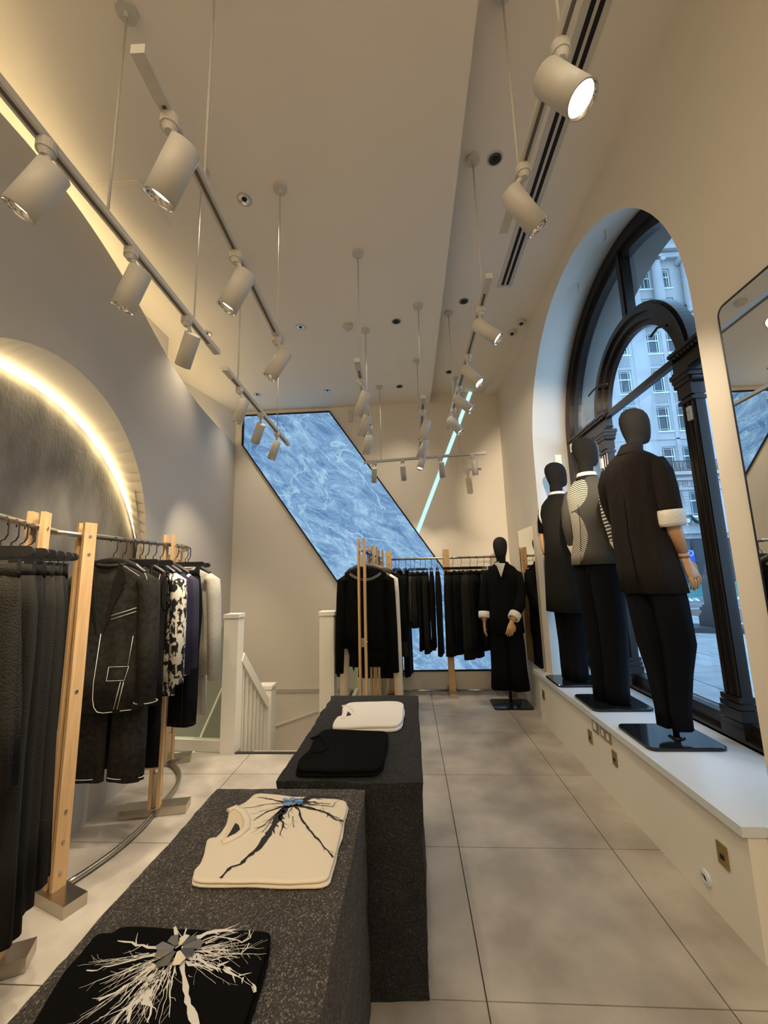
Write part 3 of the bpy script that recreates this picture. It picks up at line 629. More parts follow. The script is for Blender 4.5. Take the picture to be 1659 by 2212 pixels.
MB().box(q, (0.055, 0.04, 0.15)).build('housing', X['lampwhite'], t, world=True); MB().box(q+Vector((0, -0.022, 0.075)), (0.04, 0.03, 0.02)).build('hood', X['lampwhite'], t, world=True)
t = thing('linear_diffuser', 'long twin slot air diffuser in the right ceiling', 'air vent', (0.942, 1.4, ZR))
MB().box((0.942, 1.40, ZR-0.002), (0.13, 3.86, 0.004)).build('frame', X['lampwhite'], t, world=True)
for xx in (0.922, 0.964): MB().box((xx, 1.40, ZR-0.0045), (0.024, 3.80, 0.003)).build('slot', X['dark'], t, world=True)

# ================================================================ TRACK LIGHTING
def track(lab, p0, p1, rods, zc):
    p0, p1 = Vector(p0), Vector(p1)
    t = thing('lighting_track', lab, 'lighting track', (p0+p1)/2, group='suspended lighting tracks')
    d = (p1-p0).normalized(); sx = d.cross(Vector((0, 0, 1))).normalized()
    b = MB(); b.bar(p0, p1, 0.036, 0.026); b.build('rail', X['lampwhite'], t, world=True)
    b = MB(); b.bar(p0+d*0.12-Vector((0, 0, .0135)), p1-d*0.05-Vector((0, 0, .0135)), 0.012, 0.003); b.build('slot', X['trackdark'], t, world=True)
    for p, e in ((p0, 1), (p1, -1)):
        c_ = MB(); c_.box(p+d*e*0.06-Vector((0, 0, 0.002)), (0.001, 0.001, 0.001)); c_ = MB(); c_.bar(p-d*e*0.004-Vector((0, 0, .001)), p+d*e*0.115-Vector((0, 0, .001)), 0.039, 0.030)
        for k in range(3): c_.tube([p+d*e*(0.03+0.03*k)-Vector((0, 0, .015)), p+d*e*(0.03+0.03*k)-Vector((0, 0, .0175))], 0.0035, 8)
        c_.build('end_cap', X['lampwhite'], t, world=True)
    for (x, y) in rods:
        b = MB(); b.tube([(x, y, p0.z+0.01), (x, y, zc-0.03)], 0.0052, 8); b.build('suspension_rod', X['lampwhite'], t, True, world=True)
        b = disc(MB(), (x, y), 0.042, zc-0.022, zc); b.tube([(x, y, zc-0.05), (x, y, zc-0.02)], 0.010, 10); b.build('ceiling_canopy', X['lampwhite'], t, world=True)
    return t
track('long suspended light track at far left, nearest the arch niche', (-1.10, 0.30, 2.86), (-1.155, 2.26, 2.86), [(-1.12, 1.29), (-1.155, 1.985)], ZC)
track('suspended light track second from the left, its near end overhead', (-0.677, 0.83, 2.86), (-0.728, 2.19, 2.86), [(-0.69, 1.205), (-0.722, 2.12)], ZC)
track('suspended light track at back left, in front of the marble panel', (-1.195, 2.46, 2.86), (-1.245, 4.06, 2.86), [(-1.205, 2.685), (-1.24, 3.68)], ZC)
track('short suspended light track in the middle, left of two', (-0.300, 2.48, 2.88), (-0.335, 3.86, 2.88), [(-0.305, 2.673), (-0.350, 3.633)], ZC)
track('short suspended light track in the middle, right of two', (0.160, 3.05, 2.86), (0.175, 4.50, 2.86), [(0.163, 3.325), (0.168, 4.264)], ZC)
track('suspended light track running across the far end of the room', (-0.52, 4.89, 2.87), (0.96, 4.70, 2.87), [(-0.303, 4.86), (0.66, 4.735)], ZC)
track('near light track under the raised right ceiling', (0.52, 0.35, 3.01), (0.487, 1.656, 3.01), [(0.498, 0.98), (0.499, 1.43)], ZR)
track('far light track under the raised right ceiling', (0.476, 1.946, 3.01), (0.470, 4.17, 3.01), [(0.482, 2.157), (0.475, 3.643)], ZR)
def spot(lab, u0, v0, u1, v1, z, near=True, lit=1.0, L=0.18, R_=0.041, xt=None, hot=False):
    B = onz(u0, v0, z-0.105)
    d = ray(u1, v1).normalized()
    # front-end centre lies on its sight line at distance L from the back-end centre
    w = CC-B; b = w.dot(d); c = w.length_squared-L*L; disc_ = b*b-c
    if disc_ < 0: s = -b
    else: s = -b-math.sqrt(disc_) if near else -b+math.sqrt(disc_)
    F_ = CC+d*s; ax = (F_-B).normalized()
    top = Vector((xt if xt is not None else B.x, B.y if xt is not None else 4.90-0.128*(B.x+0.52), z))
    if z > 3.0: lit *= 0.35 if u0 < 1090 else 0.14
    elif u0 > 780: lit *= 0.33
    t = thing('track_spotlight', lab, 'spotlight', top, group='track spotlights')
    top.y -= 0.01
    k = MB(); k.tube([top+Vector((0, 0, -.012)), top+Vector((0, 0, -.045))], 0.028, 18); k.tube([top+Vector((0, 0, -.045)), top+Vector((0, 0, -.062))], [0.024, 0.015], 14); k.build('adapter', X['lampwhite'], t, world=True)
    piv = B+ax*0.03
    k = MB(); k.tube([top+Vector((0, 0, -.055)), (top+piv)/2+Vector((0, 0, 0.0)), piv], 0.0095, 10); k.build('stem', X['lampwhite'], t, True, world=True)
    k = MB(); k.lathe(B, ax, [(0, R_*0.94), (0.003, R_), (L, R_), (L-0.0005, R_*0.93), (L-0.03, R_*0.88)])
    a = Vector((0, 0, 1)) if abs(ax.z) < .9 else Vector((1, 0, 0)); sx = ax.cross(a).normalized(); sy = ax.cross(sx)
    n = 32; 
    k.add([B+sx*math.cos(2*PI*i/n)*R_*0.94+sy*math.sin(2*PI*i/n)*R_*0.94 for i in range(n)], [tuple(range(n))])
    k.build('housing', X['lampwhite'], t, True, world=True)
    k = MB(); k.lathe(F_, ax, [(0.0008, R_*1.004), (0.001, R_*0.92), (-0.012, R_*0.86), (-0.03, R_*0.70)]); k.build('reflector', X['chrome'], t, True, world=True)
    k = MB(); k.add([F_-ax*(0.020)+sx*math.cos(2*PI*i/n)*R_*0.80+sy*math.sin(2*PI*i/n)*R_*0.80 for i in range(n)], [tuple(range(n))]); k.build('lens', X['lens'] if hot else X['lens_dim'], t, world=True)
    ld = bpy.data.lights.new('lamp', 'SPOT'); ld.energy = SPOT_W*lit; ld.color = WARM; ld.spot_size = math.radians(62); ld.spot_blend = 0.75; ld.shadow_soft_size = 0.025
    lo = bpy.data.objects.new('lamp', ld); COL.objects.link(lo)
    q = ax.to_track_quat('-Z', 'Y').to_matrix().to_4x4(); q.translation = F_+ax*0.004-t.location; lo.matrix_local = q; lo.parent = t
    return t
spot('large track spotlight at far left edge, pointing down left', 118.6, 368, 41, 455.7, 2.86, xt=-1.113, R_=0.047)
spot('second spotlight on the long left track', 304.6, 584, 265, 665, 2.86, xt=-1.134, R_=0.045)
spot('last spotlight on the long left track, lens hidden', 417, 722, 394.5, 790, 2.86, near=False, xt=-1.147)
spot('large spotlight nearest the camera on the second track', 401, 316.5, 344, 430, 2.86, xt=-0.682, R_=0.045)
spot('middle spotlight on the second track', 532.5, 591, 489.5, 666, 2.86, xt=-0.703, R_=0.043)
spot('last spotlight on the second track', 616.5, 761, 582, 815, 2.86, xt=-0.726)
spot('nearest spotlight of three left of the marble panel', 527.6, 863.7, 512.9, 913.5, 2.86, xt=-1.203, R_=0.038)
spot('middle spotlight of three in front of the marble panel', 564.8, 915.6, 550.8, 955.7, 2.86, near=False, xt=-1.219, R_=0.038)
spot('farthest spotlight of three in front of the marble panel', 598.5, 954.9, 585.9, 991, 2.86, xt=-1.234, R_=0.038)
spot('top spotlight of the middle left cluster', 791.7, 846.6, 772.2, 897.8, 2.88, xt=-0.306, R_=0.036)
spot('second spotlight of the middle left cluster', 795.3, 898.8, 779.6, 942.9, 2.88, xt=-0.317, R_=0.036)
spot('lowest spotlight of the middle left cluster', 797.4, 941.9, 790.6, 981.2, 2.88, xt=-0.330, R_=0.036)
spot('top spotlight of the middle right cluster', 923.4, 909, 910.5, 951, 2.86, xt=0.163, R_=0.036)
spot('second spotlight of the middle right cluster', 920.4, 953, 906.4, 988, 2.86, xt=0.168, R_=0.036)
spot('lowest spotlight of the middle right cluster', 915, 983, 907, 1013, 2.86, xt=0.172, R_=0.036)
for (a, b, c, d, w_) in ((808.7, 1011.6, 807.6, 1042, 'first from left'), (869.7, 1006.5, 872.8, 1037.6, 'second from left'), (953, 999, 956, 1031, 'third from left'), (1023.9, 993, 1027, 1026, 'rightmost')):
    spot('spotlight hanging down from the cross track, '+w_, a, b, c, d, 2.87, near=False, R_=0.034)
spot('large glaring spotlight at top right', 1181, 167, 1258, 216, 3.01, xt=0.502, R_=0.046, hot=True)
spot('second spotlight on the right, pointing at the window arch', 1100, 414, 1162.6, 492.7, 3.01, xt=0.492, R_=0.042)
spot('nearest spotlight on the far right track', 1027, 700, 1077.5, 732, 3.01, xt=0.475, R_=0.038)
spot('second spotlight on the far right track', 1003, 796, 1036.8, 828, 3.01, xt=0.474, R_=0.038)
spot('third spotlight on the far right track', 983.5, 859.5, 1018.6, 885.5, 3.01, xt=0.472, R_=0.038)
spot('farthest spotlight on the far right track', 970.6, 904, 995, 933.7, 3.01, xt=0.471, R_=0.038)

def spot3d(lab, x, y, z, aim, power):
    ax = (Vector(aim)-Vector((x, y, z-0.11))).normalized(); B = Vector((x, y, z-0.11))-ax*0.03; R_ = 0.041; L = 0.18
    t = thing('track_spotlight', lab, 'spotlight', (x, y, z), group='track spotlights')
    MB().tube([(x, y, z-.012), (x, y, z-.05)], 0.028, 18).build('adapter', X['lampwhite'], t, world=True)
    MB().tube([(x, y, z-.05), (x, y, z-.11)], 0.0095, 10).build('stem', X['lampwhite'], t, world=True)
    k = MB(); k.lathe(B, ax, [(0, 0.001), (0.001, R_*0.94), (0.003, R_), (L, R_), (L-0.0005, R_*0.93), (L-0.03, R_*0.88)]); k.build('housing', X['lampwhite'], t, True, world=True)
    k = MB(); k.lathe(B, ax, [(L-0.018, R_*0.85), (L-0.0181, 0.001)]); k.build('lens', X['lens_dim'], t, world=True)
    ld = bpy.data.lights.new('lamp', 'SPOT'); ld.energy = power; ld.color = WARM; ld.spot_size = math.radians(34); ld.spot_blend = 0.6; ld.shadow_soft_size = 0.02
    lo = bpy.data.objects.new('lamp', ld); COL.objects.link(lo); q = ax.to_track_quat('-Z', 'Y').to_matrix().to_4x4(); q.translation = B+ax*(L+0.004)-t.location; lo.matrix_local = q; lo.parent = t
spot3d('spotlight at the near end of the right track, aimed at the window arch', 0.515, 0.62, 3.01, (1.66, 4.25, 2.45), 560)
spot3d('spotlight beside the nearest right one, aimed at the mannequin backs', 0.517, 0.45, 3.01, (1.55, 3.1, 1.6), 45)

# ================================================================ CLOTHES RAILS
ZPOST, ZROD = 1.766, 1.700
def upright(t, x, y, d, wide=0.062, zbot=0.05, gap=0.030):
    """pair of oak planks whose broad faces look across the rod; d = unit rod direction"""
    d = Vector((d[0], d[1], 0)).normalized(); s = Vector((d.y, -d.x, 0))
    for e in (-1, 1):
        c = Vector((x, y, 0))+s*e*(gap/2+0.009)
        m_ = MB(); R = Matrix((s, d, Vector((0, 0, 1)))).transposed(); m_.box((c.x, c.y, (ZPOST+zbot)/2), (0.018, wide, ZPOST-zbot), mat3=R)
        o = m_.build('upright', X['oak'], t, world=True)
        sc_ = MB()
        for z in (ZROD-0.005, ZROD-0.10, 0.92, 0.38, 0.25, 0.12):
            p = c+s*e*0.009+Vector((0, 0, z))+d*0.0
            sc_.tube([p, p+s*e*0.004], 0.0075, 10)
        sc_.build('screw', X['steel'], o, world=True)
    R = Matrix((s, d, Vector((0, 0, 1)))).transposed()
    for z, h in ((0.15, 0.19), (ZROD-0.12, 0.10), (0.92, 0.07)): MB().box((x, y, z), (gap, wide*0.6, h), mat3=R).build('steel_spacer', X['steel'], t, world=True)
def foot(t, c, ang, L=0.39, w=0.10, h=0.05):
    a = math.radians(ang); m_ = MB(); m_.box((c[0], c[1], h/2+0.001), (L, w, h), rz=a); m_.build('foot', X['steel'], t, world=True)
def rail(name, lab, ends, posts, feet, tubes, turn=(), group='clothes rails with oak uprights'):
    t = thing(name, lab, 'clothes rail', (posts[0][0], posts[0][1], 0), group=group)
    MB().tube(ends, 0.0135, 14).build('hanging_rod', X['steel'], t, True, world=True)
    for i, (x, y) in enumerate(posts):
        e0, e1 = Vector(ends[0]), Vector(ends[-1]); 
        if len(ends) > 2: j = min(range(len(ends)-1), key=lambda q: (Vector(ends[q])+Vector(ends[q+1])-2*Vector((x, y, ZROD))).length); e0, e1 = Vector(ends[j]), Vector(ends[j+1])
        dd = (e1-e0); dd.rotate(Matrix.Rotation(math.radians(turn[i] if i < len(turn) else 0), 3, 'Z')); upright(t, x, y, (dd.x, dd.y), wide=0.075 if abs(dd.x) > abs(dd.y) else 0.062)
    for c, a in feet: foot(t, c, a)
    for tb in tubes: MB().tube(tb, 0.014, 12).build('floor_tube', X['steel'], t, True, world=True)
    return t
def bez(p0, p1, p2, n=16): return [tuple((1-t)**2*a+2*(1-t)*t*b+t*t*c for a, b, c in zip(p0, p1, p2)) for t in [i/n for i in range(n+1)]]
railA = rail('clothes_rail', 'clothes rail holding the stitched jackets at left centre',
     [(-1.72, 1.80, ZROD), (-1.705, 2.03, ZROD), (-1.65, 2.69, ZROD), (-1.70, 3.0, ZROD), (-1.86, 3.24, ZROD), (-1.97, 3.36, ZROD)],
     [(-1.705, 2.025), (-1.65, 2.69), (-1.97, 3.36)], [((-1.725, 2.03), -21), ((-1.66, 2.72), 12), ((-2.02, 3.39), 22)],
     [bez((-1.70, 2.09, .022), (-1.585, 2.38, .022), (-1.645, 2.68, .022)), bez((-1.66, 2.76, .022), (-1.66, 3.18, .022), (-1.98, 3.37, .022))], turn=(-14, 8, 0))
railB = rail('clothes_rail', 'clothes rail of dark trousers at the left edge of the photo',
     [(-1.285, 0.86, ZROD), (-1.69, 1.815, ZROD)], [(-1.625, 1.662), (-1.315, 0.93)], [((-1.70, 1.645), 25), ((-1.34, 0.90), 23)], [bez((-1.66, 1.60, .022), (-1.60, 1.2, .022), (-1.36, 0.96, .022))])
railD = rail('clothes_rail', 'clothes rail with the black sweater, end-on beside the glass balustrade',
     [(-0.395, 3.31, 1.668), (-0.385, 4.22, 1.668)], [(-0.395, 3.37), (-0.385, 4.16)], [((-0.395, 3.37), 5), ((-0.385, 4.16), 0)], [[(-0.395, 3.42, .022), (-0.385, 4.1, .022)]])
railD2 = rail('clothes_rail', 'clothes rail of black coats just behind the sweater rail',
     [(-0.375, 4.32, 1.668), (-0.345, 5.10, 1.668)], [(-0.372, 4.39), (-0.35, 5.03)], [((-0.372, 4.39), 0), ((-0.35, 5.03), 0)], [[(-0.372, 4.45, .022), (-0.35, 4.98, .022)]])
railE = rail('clothes_rail', 'long clothes rail standing against the back wall',
     [(-0.27, 5.24, 1.656), (1.22, 5.24, 1.656)], [(-0.26, 5.24), (0.478, 5.24), (1.16, 5.24)], [((-0.26, 5.24), 90), ((0.478, 5.24), 90), ((1.16, 5.24), 90)],
     [[(-0.26, 5.24, .045), (0.478, 5.24, .045)], [(0.478, 5.24, .045), (1.16, 5.24, .045)]])

# ---- garments: local X across the garment, Y = thickness, Z = 0 at the rod
def hook(mb):
    pts = [(0, 0, -0.115), (0, 0, -0.075), (0.012, 0, -0.068), (0.02, 0, -0.05), (0.019, 0, 0.0)]
    pts += [(0.0+0.019*math.cos(a), 0, 0.0+0.019*math.sin(a)) for a in [PI*i/8 for i in range(1, 10)]]
    mb.tube(pts, 0.0028, 6); return mb
def hanger(loc, rz, lab, kind='top', w=0.2, group='black clothes hangers'):
    t = thing('clothes_hanger', lab, 'hanger', loc, rz, group=group)
    hook(MB()).build('hook', X['black'], t)
    b = MB()
    if kind == 'top':
        for s in (-1, 1):
            b.tube([(0, 0, -0.118), (s*0.06, 0, -0.125), (s*0.13, 0.0, -0.15), (s*w, 0, -0.185)], [(0.012, 0.022), (0.012, 0.022), (0.014, 0.018), (0.016, 0.010)], 10)
        b.build('shoulder_bar', X['black'], t)
    else:
        b.box((0, 0, -0.125), (2*w-0.03, 0.014, 0.034)); 
        for s in (-1, 1): b.tube([(s*(w-0.016), 0.0075, -0.125), (s*(w-0.016), -0.0075, -0.125)], 0.017, 12)
        b.build('clip_bar', X['black'], t)
        for s in (-1, 1):
            c_ = MB(); c_.box((s*(w-0.05), 0, -0.175), (0.028, 0.022, 0.045)); c_.tube([(s*(w-0.05), 0, -0.155), (s*(w-0.05), 0, -0.14)], 0.002, 6); c_.build('clip', X['black'], t)
        c_ = MB(); c_.tube([(-(w-0.05), 0, -0.158), ((w-0.05), 0, -0.158)], 0.0018, 6); c_.build('clip_wire', X['steel'], t)
    return t
def ringpts(cx, cy, z, rx, ry, n, amp, k, ph, sq=0.8, tilt=0.0):
    P = []
    for i in range(n):
        a = 2*PI*i/n; c, s = math.cos(a), math.sin(a)
        c2 = math.copysign(abs(c)**sq, c); s2 = math.copysign(abs(s)**sq, s)
        f = 1+amp*math.sin(k*a+ph)+amp*0.5*math.sin((k*2+1)*a+2.3*ph)
        P.append(Vector((cx+rx*c2*f*1.0, cy+ry*s2*(f+amp*1.5*math.sin(k*a*1.0+ph)), z+tilt*c2)))
    return P
def loftz(prof, n=40, amp=0.05, k=5, ph=0.0, sq=0.8, cap=True):
    """prof rows: (cx, cy, z, rx, ry, fold) from bottom to top"""
    mb = MB(); R = [ringpts(r[0], r[1], r[2], r[3], r[4], n, amp*r[5], k, ph+0.25*i, sq, r[6] if len(r) > 6 else 0) for i, r in enumerate(prof)]
    return mb.rings(R, cap)
def top(name, lab, cat, loc, rz, m, L=0.72, w=0.21, hem=None, ty=0.045, sleeve=0.60, sr=0.055, msl=None, piping=None, collar=True, front_open=False, group=None, cuff=None, spread=0.06, neck=None, seed=0, hang=True, hlab=None, lapel=None, vest=False):
    t = thing(name, lab, cat, loc, rz, group); zt = -0.135
    hem = hem or w*1.0; ph = seed*1.7
    prof = [(0, 0, zt-L, hem, ty*1.25, 1.0), (0, 0, zt-L*0.75, hem*0.98, ty*1.2, 0.9), (0, 0, zt-L*0.5, w*0.95, ty*1.1, 0.6), (0, 0, zt-L*0.3, w*0.97, ty*1.1, 0.4), (0, 0, zt-0.12, w*1.0, ty*1.05, 0.2),
            (0, 0, zt-0.075, w*0.98, ty*0.95, 0), (0, 0, zt-0.05, w*0.88, ty*0.85, 0), (0, 0, zt-0.03, w*0.68, ty*0.75, 0), (0, 0, zt-0.012, w*0.46, ty*0.7, 0), (0, 0, zt, w*0.36, ty*0.62, 0)]
    loftz(prof, 56, 0.075, 6, ph).build('body', m, t, True)
    if sleeve:
        for s in (-1, 1):
            x0 = s*(w-0.035)
            P = [(x0, 0, zt-0.085), (s*(w+0.005), 0, zt-0.11), (s*(w+spread*0.35), 0.0, zt-0.22), (s*(w+spread*0.7), -0.008, zt-0.05-sleeve*0.55), (s*(w+spread), -0.015, zt-0.05-sleeve)]
            rr = [(sr*0.8, sr*0.7), (sr*1.05, sr*0.85), (sr, sr*0.85), (sr*0.92, sr*0.8), (sr*0.85, sr*0.72)]
            o = MB().tube(P, rr, 18).build('sleeve', msl or m, t, True)
            if cuff:
                e0, e1 = Vector(P[-2]), Vector(P[-1]); d = (e1-e0).normalized()
                MB().tube([e1-d*0.03, e1+d*0.004], sr*0.92, 18).build('cuff', cuff, o, True)
            if piping:
                e0, e1 = Vector(P[-2]), Vector(P[-1]); d = (e1-e0).normalized(); q = MB()
                q.tube([e1-d*0.012+Vector((sr*0.93*math.cos(a), sr*0.80*math.sin(a), -0.0)) for a in [2*PI*i/20 for i in range(21)]], 0.0014, 5)
                q.tube([Vector((s*(w-0.01)+s*0.03*math.cos(a), -sr*0.78, zt-0.12-0.07*math.sin(a))) for a in [-1.2+2.4*i/10 for i in range(11)]], 0.002, 5)
                q.build('stitching', piping, o, True)
    if vest:
        for s in (-1, 1):
            q = MB().tube([Vector((s*(w*0.97), 0.045*math.cos(a), zt-0.17+0.10*math.sin(a))) for a in [2*PI*i/24 for i in range(25)]], 0.004, 6); q.build('armhole_edge', X['fab_ink'], t, True)
            q = MB().tube([Vector((s*(w*0.88), -ty*1.05-0.002, zt-0.06)), Vector((s*w*0.80, -ty*1.15, zt-0.16)), Vector((s*w*0.90, -ty*1.1, zt-0.27))], 0.0014, 5); q.build('stitching', X['pipe'], t, True)
    if collar:
        q = MB(); q.tube([Vector((w*0.37*math.cos(a), ty*0.8*math.sin(a), zt+0.002+0.012*math.sin(a))) for a in [2*PI*i/24 for i in range(25)]], [(0.012, 0.010)]*25, 8); q.build('collar', neck or m, t, True)
    if lapel:
        for s in (-1, 1):
            q = MB(); q.prism([(s*0.07, zt+0.01), (s*0.015, zt-L*0.48), (s*0.055, zt-L*0.30), (s*0.105, zt-L*0.16), (s*0.085, zt-0.12), (s*0.12, zt-0.10), (s*0.10, zt-0.03)], (0, -ty*1.18-0.008, 0), (1, 0, 0), (0, 0, 1), (0, 1, 0), 0.006)
            q.build('lapel', lapel, t)
    if front_open or piping:
        q = MB(); yy = -ty*1.28-0.004
        if piping:
            q.tube([(0.005, yy, zt-L*0.48), (-0.010, yy-.004, zt-L*0.8), (-0.008, yy-.004, zt-L*0.90), (0.002, yy-.004, zt-L*0.955), (0.02, yy-.004, zt-L*0.985), (0.05, yy-.003, zt-L+0.005), (w*0.9, yy*0.8, zt-L+0.012)], 0.0015, 5)
            q.tube([(w*0.86, yy, zt-L*0.50), (w*0.78, yy-.002, zt-L*0.70)], 0.0014, 5); q.tube([(w*0.62, yy, zt-L*0.80), (w*0.50, yy-.003, zt-L+0.02)], 0.0014, 5); q.tube([(w*0.70, yy, zt-L*0.80), (w*0.59, yy-.003, zt-L+0.02)], 0.0014, 5)
            q.tube([(w*0.25, yy, zt-L*0.36), (w*0.88, yy*0.9, zt-L*0.31)], 0.0016, 5); q.tube([(w*0.25, yy, zt-L*0.385), (w*0.88, yy*0.9, zt-L*0.335)], 0.0016, 5)
            q.tube([(w*0.3, yy-.002, zt-L*0.70), (w*0.27, yy-.004, zt-L*0.79), (w*0.72, yy-.002, zt-L*0.79), (w*0.8, yy, zt-L*0.70), (w*0.32, yy-.002, zt-L*0.70)], 0.0014, 5)
            q.tube([(w*0.40, -ty*0.8, zt-0.01), (w*0.93, -ty*0.95, zt-0.08)], 0.0015, 5)
            q.build('stitching', piping, t, True)
    if hang: hanger(loc, rz, hlab or ('black hanger holding the '+lab), 'top', w*0.9)
    return t
def trousers(name, lab, loc, rz, m, L=1.05, w=0.17, leg=0.085, ty=0.03, seed=0, group=None, cat='trousers', hang=True, skirt=False, hemline=None, belt=True, hlab=None, flare=1.0, sidestripe=None):
    t = thing(name, lab, cat, loc, rz, group); zt = -0.165; ph = seed*2.1
    loftz([(0, 0, zt-0.045, w*1.0, ty*1.0, 0.1), (0, 0, zt, w*0.97, ty*0.95, 0.1)], 40, 0.05, 6, ph).build('waistband', m, t, True)
    if skirt:
        prof = [(0, 0, zt-L, w*1.3, ty*1.7, 1), (0, 0, zt-L*.7, w*1.22, ty*1.6, .9), (0, 0, zt-L*.4, w*1.12, ty*1.4, .6), (0, 0, zt-.12, w*1.04, ty*1.2, .3), (0, 0, zt-.04, w*.98, ty*.98, .1)]
        loftz(prof, 48, 0.07, 6, ph).build('skirt_panel', m, t, True)
    else:
        for s in (-1, 1):
            x1 = s*(w*0.56)
            prof = [(s*(w*0.58), 0, zt-L, leg*flare, ty*1.15, .7), (s*w*0.57, 0.004*s, zt-L*0.8, leg*(0.7+0.3*flare), ty*1.1, .9), (x1, 0, zt-L*0.55, leg*0.98, ty*1.1, .7), (s*w*0.54, 0, zt-0.30, w*0.56, ty*1.2, .6), (s*w*0.52, 0, zt-0.16, w*0.55, ty*1.15, .5), (s*w*0.49, 0, zt-0.04, w*0.50, ty*0.98, .2)]
            o = loftz(prof, 28, 0.13, 3, ph+s).build('leg', m, t, True)
            if hemline:
                q = MB().tube([Vector((s*(w*0.58)+leg*flare*1.0*math.cos(a)*1.02, ty*1.2*math.sin(a)*1.02, zt-L+0.02)) for a in [2*PI*i/24 for i in range(25)]], 0.0016, 5); q.build('hem_stitching', hemline, o, True)
            if sidestripe and s > 0:
                q = MB().tube([(x1+leg*0.2, -ty*1.25, zt-0.3), (s*(w*0.58)+leg*0.2, -ty*1.28, zt-L+0.01)], [(0.012, 0.002), (0.012, 0.002)], 6); q.build('side_stripe', sidestripe, o, True)
    if hang: hanger(loc, rz, hlab or ('black clip hanger holding the '+lab), 'clip', w+0.03)
    return t
# rail A (left centre), in order away from the camera
def ra(y): return (-1.69+(y-2.03)*0.06, y, ZROD-0.012)
top('stitched_jacket', 'charcoal jacket with white contrast stitching, first on the left rail', 'jacket', ra(2.20), 0.10, X['fab_denim'], L=0.78, w=0.205, ty=0.045, sleeve=0.70, sr=0.062, piping=X['pipe'], lapel=X['fab_char'], seed=1, hlab='black hanger holding the white-stitched charcoal jacket', spread=0.035)
trousers('stitched_trousers', 'charcoal trousers with white seam stitching under the first jacket', ra(2.27), 0.05, X['fab_denim'], L=1.13, w=0.185, leg=0.095, seed=2, hemline=X['pipe'], hlab='clip hanger holding the white-seamed charcoal trousers', ty=0.025)
top('sleeveless_denim_vest', 'sleeveless dark denim vest with white stitching and chest pocket', 'vest', ra(2.35), 0.05, X['fab_char'], L=0.80, w=0.22, ty=0.03, sleeve=0, vest=True, seed=3, hlab='hanger holding the sleeveless denim vest', neck=X['fab_denim'])
trousers('dark_trousers', 'short dark trousers hanging behind the denim vest', ra(2.41), 0.05, X['fab_ink'], L=1.12, w=0.18, leg=0.085, seed=4, hlab='clip hanger holding the short dark trousers', ty=0.02)
top('printed_shirt', 'black and cream torn-print shirt on the left rail', 'shirt', ra(2.46), 0.04, X['print'], L=0.78, w=0.215, ty=0.03, sleeve=0.66, sr=0.055, seed=5, hlab='hanger holding the torn-print shirt', spread=0.03)
top('navy_jacket', 'dark navy denim jacket beside the torn-print shirt', 'jacket', ra(2.53), 0.03, X['fab_navy'], L=0.68, w=0.215, ty=0.03, sleeve=0.62, sr=0.05, seed=6, hlab='hanger holding the dark navy jacket', spread=0.03)
top('striped_shirt', 'navy shirt with long white vertical stripes', 'shirt', ra(2.60), 0.03, X['navystripe'], L=0.70, w=0.22, ty=0.028, sleeve=0.60, sr=0.045, seed=7, hlab='hanger holding the white-striped navy shirt', spread=0.035)
trousers('side_stripe_trousers', 'black trousers with a grey side stripe near the second upright', ra(2.76), 0.02, X['fab_ink'], L=1.02, w=0.18, leg=0.09, seed=8, hemline=X['fab_char'], sidestripe=X['fab_char'], hlab='clip hanger holding the side-stripe trousers')
top('linen_jacket', 'pale grey linen jacket at the far end of the left rail', 'jacket', (-1.665, 2.92, ZROD-0.012), -0.05, X['fab_linen'], L=0.76, w=0.22, ty=0.04, sleeve=0.74, sr=0.056, seed=9, hlab='hanger holding the pale linen jacket', spread=0.05)
trousers('linen_skirt', 'pale grey linen skirt hanging behind the linen jacket', (-1.70, 3.02, ZROD-0.012), -0.15, X['fab_linen'], L=1.02, w=0.16, seed=10, skirt=True, cat='skirt', hlab='clip hanger holding the pale linen skirt')
top('olive_shirt', 'grey short-sleeved shirt half hidden behind the linen jacket', 'shirt', (-1.745, 3.10, ZROD-0.012), -0.3, X['fab_olive'], L=0.62, w=0.23, ty=0.04, sleeve=0.34, sr=0.06, seed=11, hlab='hanger holding the half-hidden grey shirt', spread=0.05)
# rail B (left edge)
rb = [(0.40, 'fab_text', 'textured dark grey knee-length skirt at the left edge', 0.70, True), (0.30, 'fab_char', 'charcoal trousers behind the textured skirt', 1.20, False), (0.21, 'fab_black', 'black trousers, third garment along the left-edge rail', 1.22, False),
      (0.135, 'fab_char', 'charcoal trousers with deep waistband, fourth on the left-edge rail', 1.20, False), (0.068, 'fab_char', 'dark drawstring trousers, fifth on the left-edge rail', 1.18, False), (0.0, 'fab_black', 'last pair of black trousers next to the oak upright of the left-edge rail', 1.17, False)]
for i, (d_, m_, lab, L, sk_) in enumerate(rb):
    trousers('skirt' if sk_ else 'wide_trousers', lab, (-1.590+d_*0.39, 1.590-d_*0.92, ZROD-0.012), math.radians(23)+0.05*math.sin(i*2), X[m_], L=L, w=0.150, leg=0.085, ty=0.035, seed=20+i, skirt=sk_, cat='skirt' if sk_ else 'trousers', flare=1.15, hlab='black clip hanger, number %s from the camera on the left-edge rail' % ('one', 'two', 'three', 'four', 'five', 'six')[i])
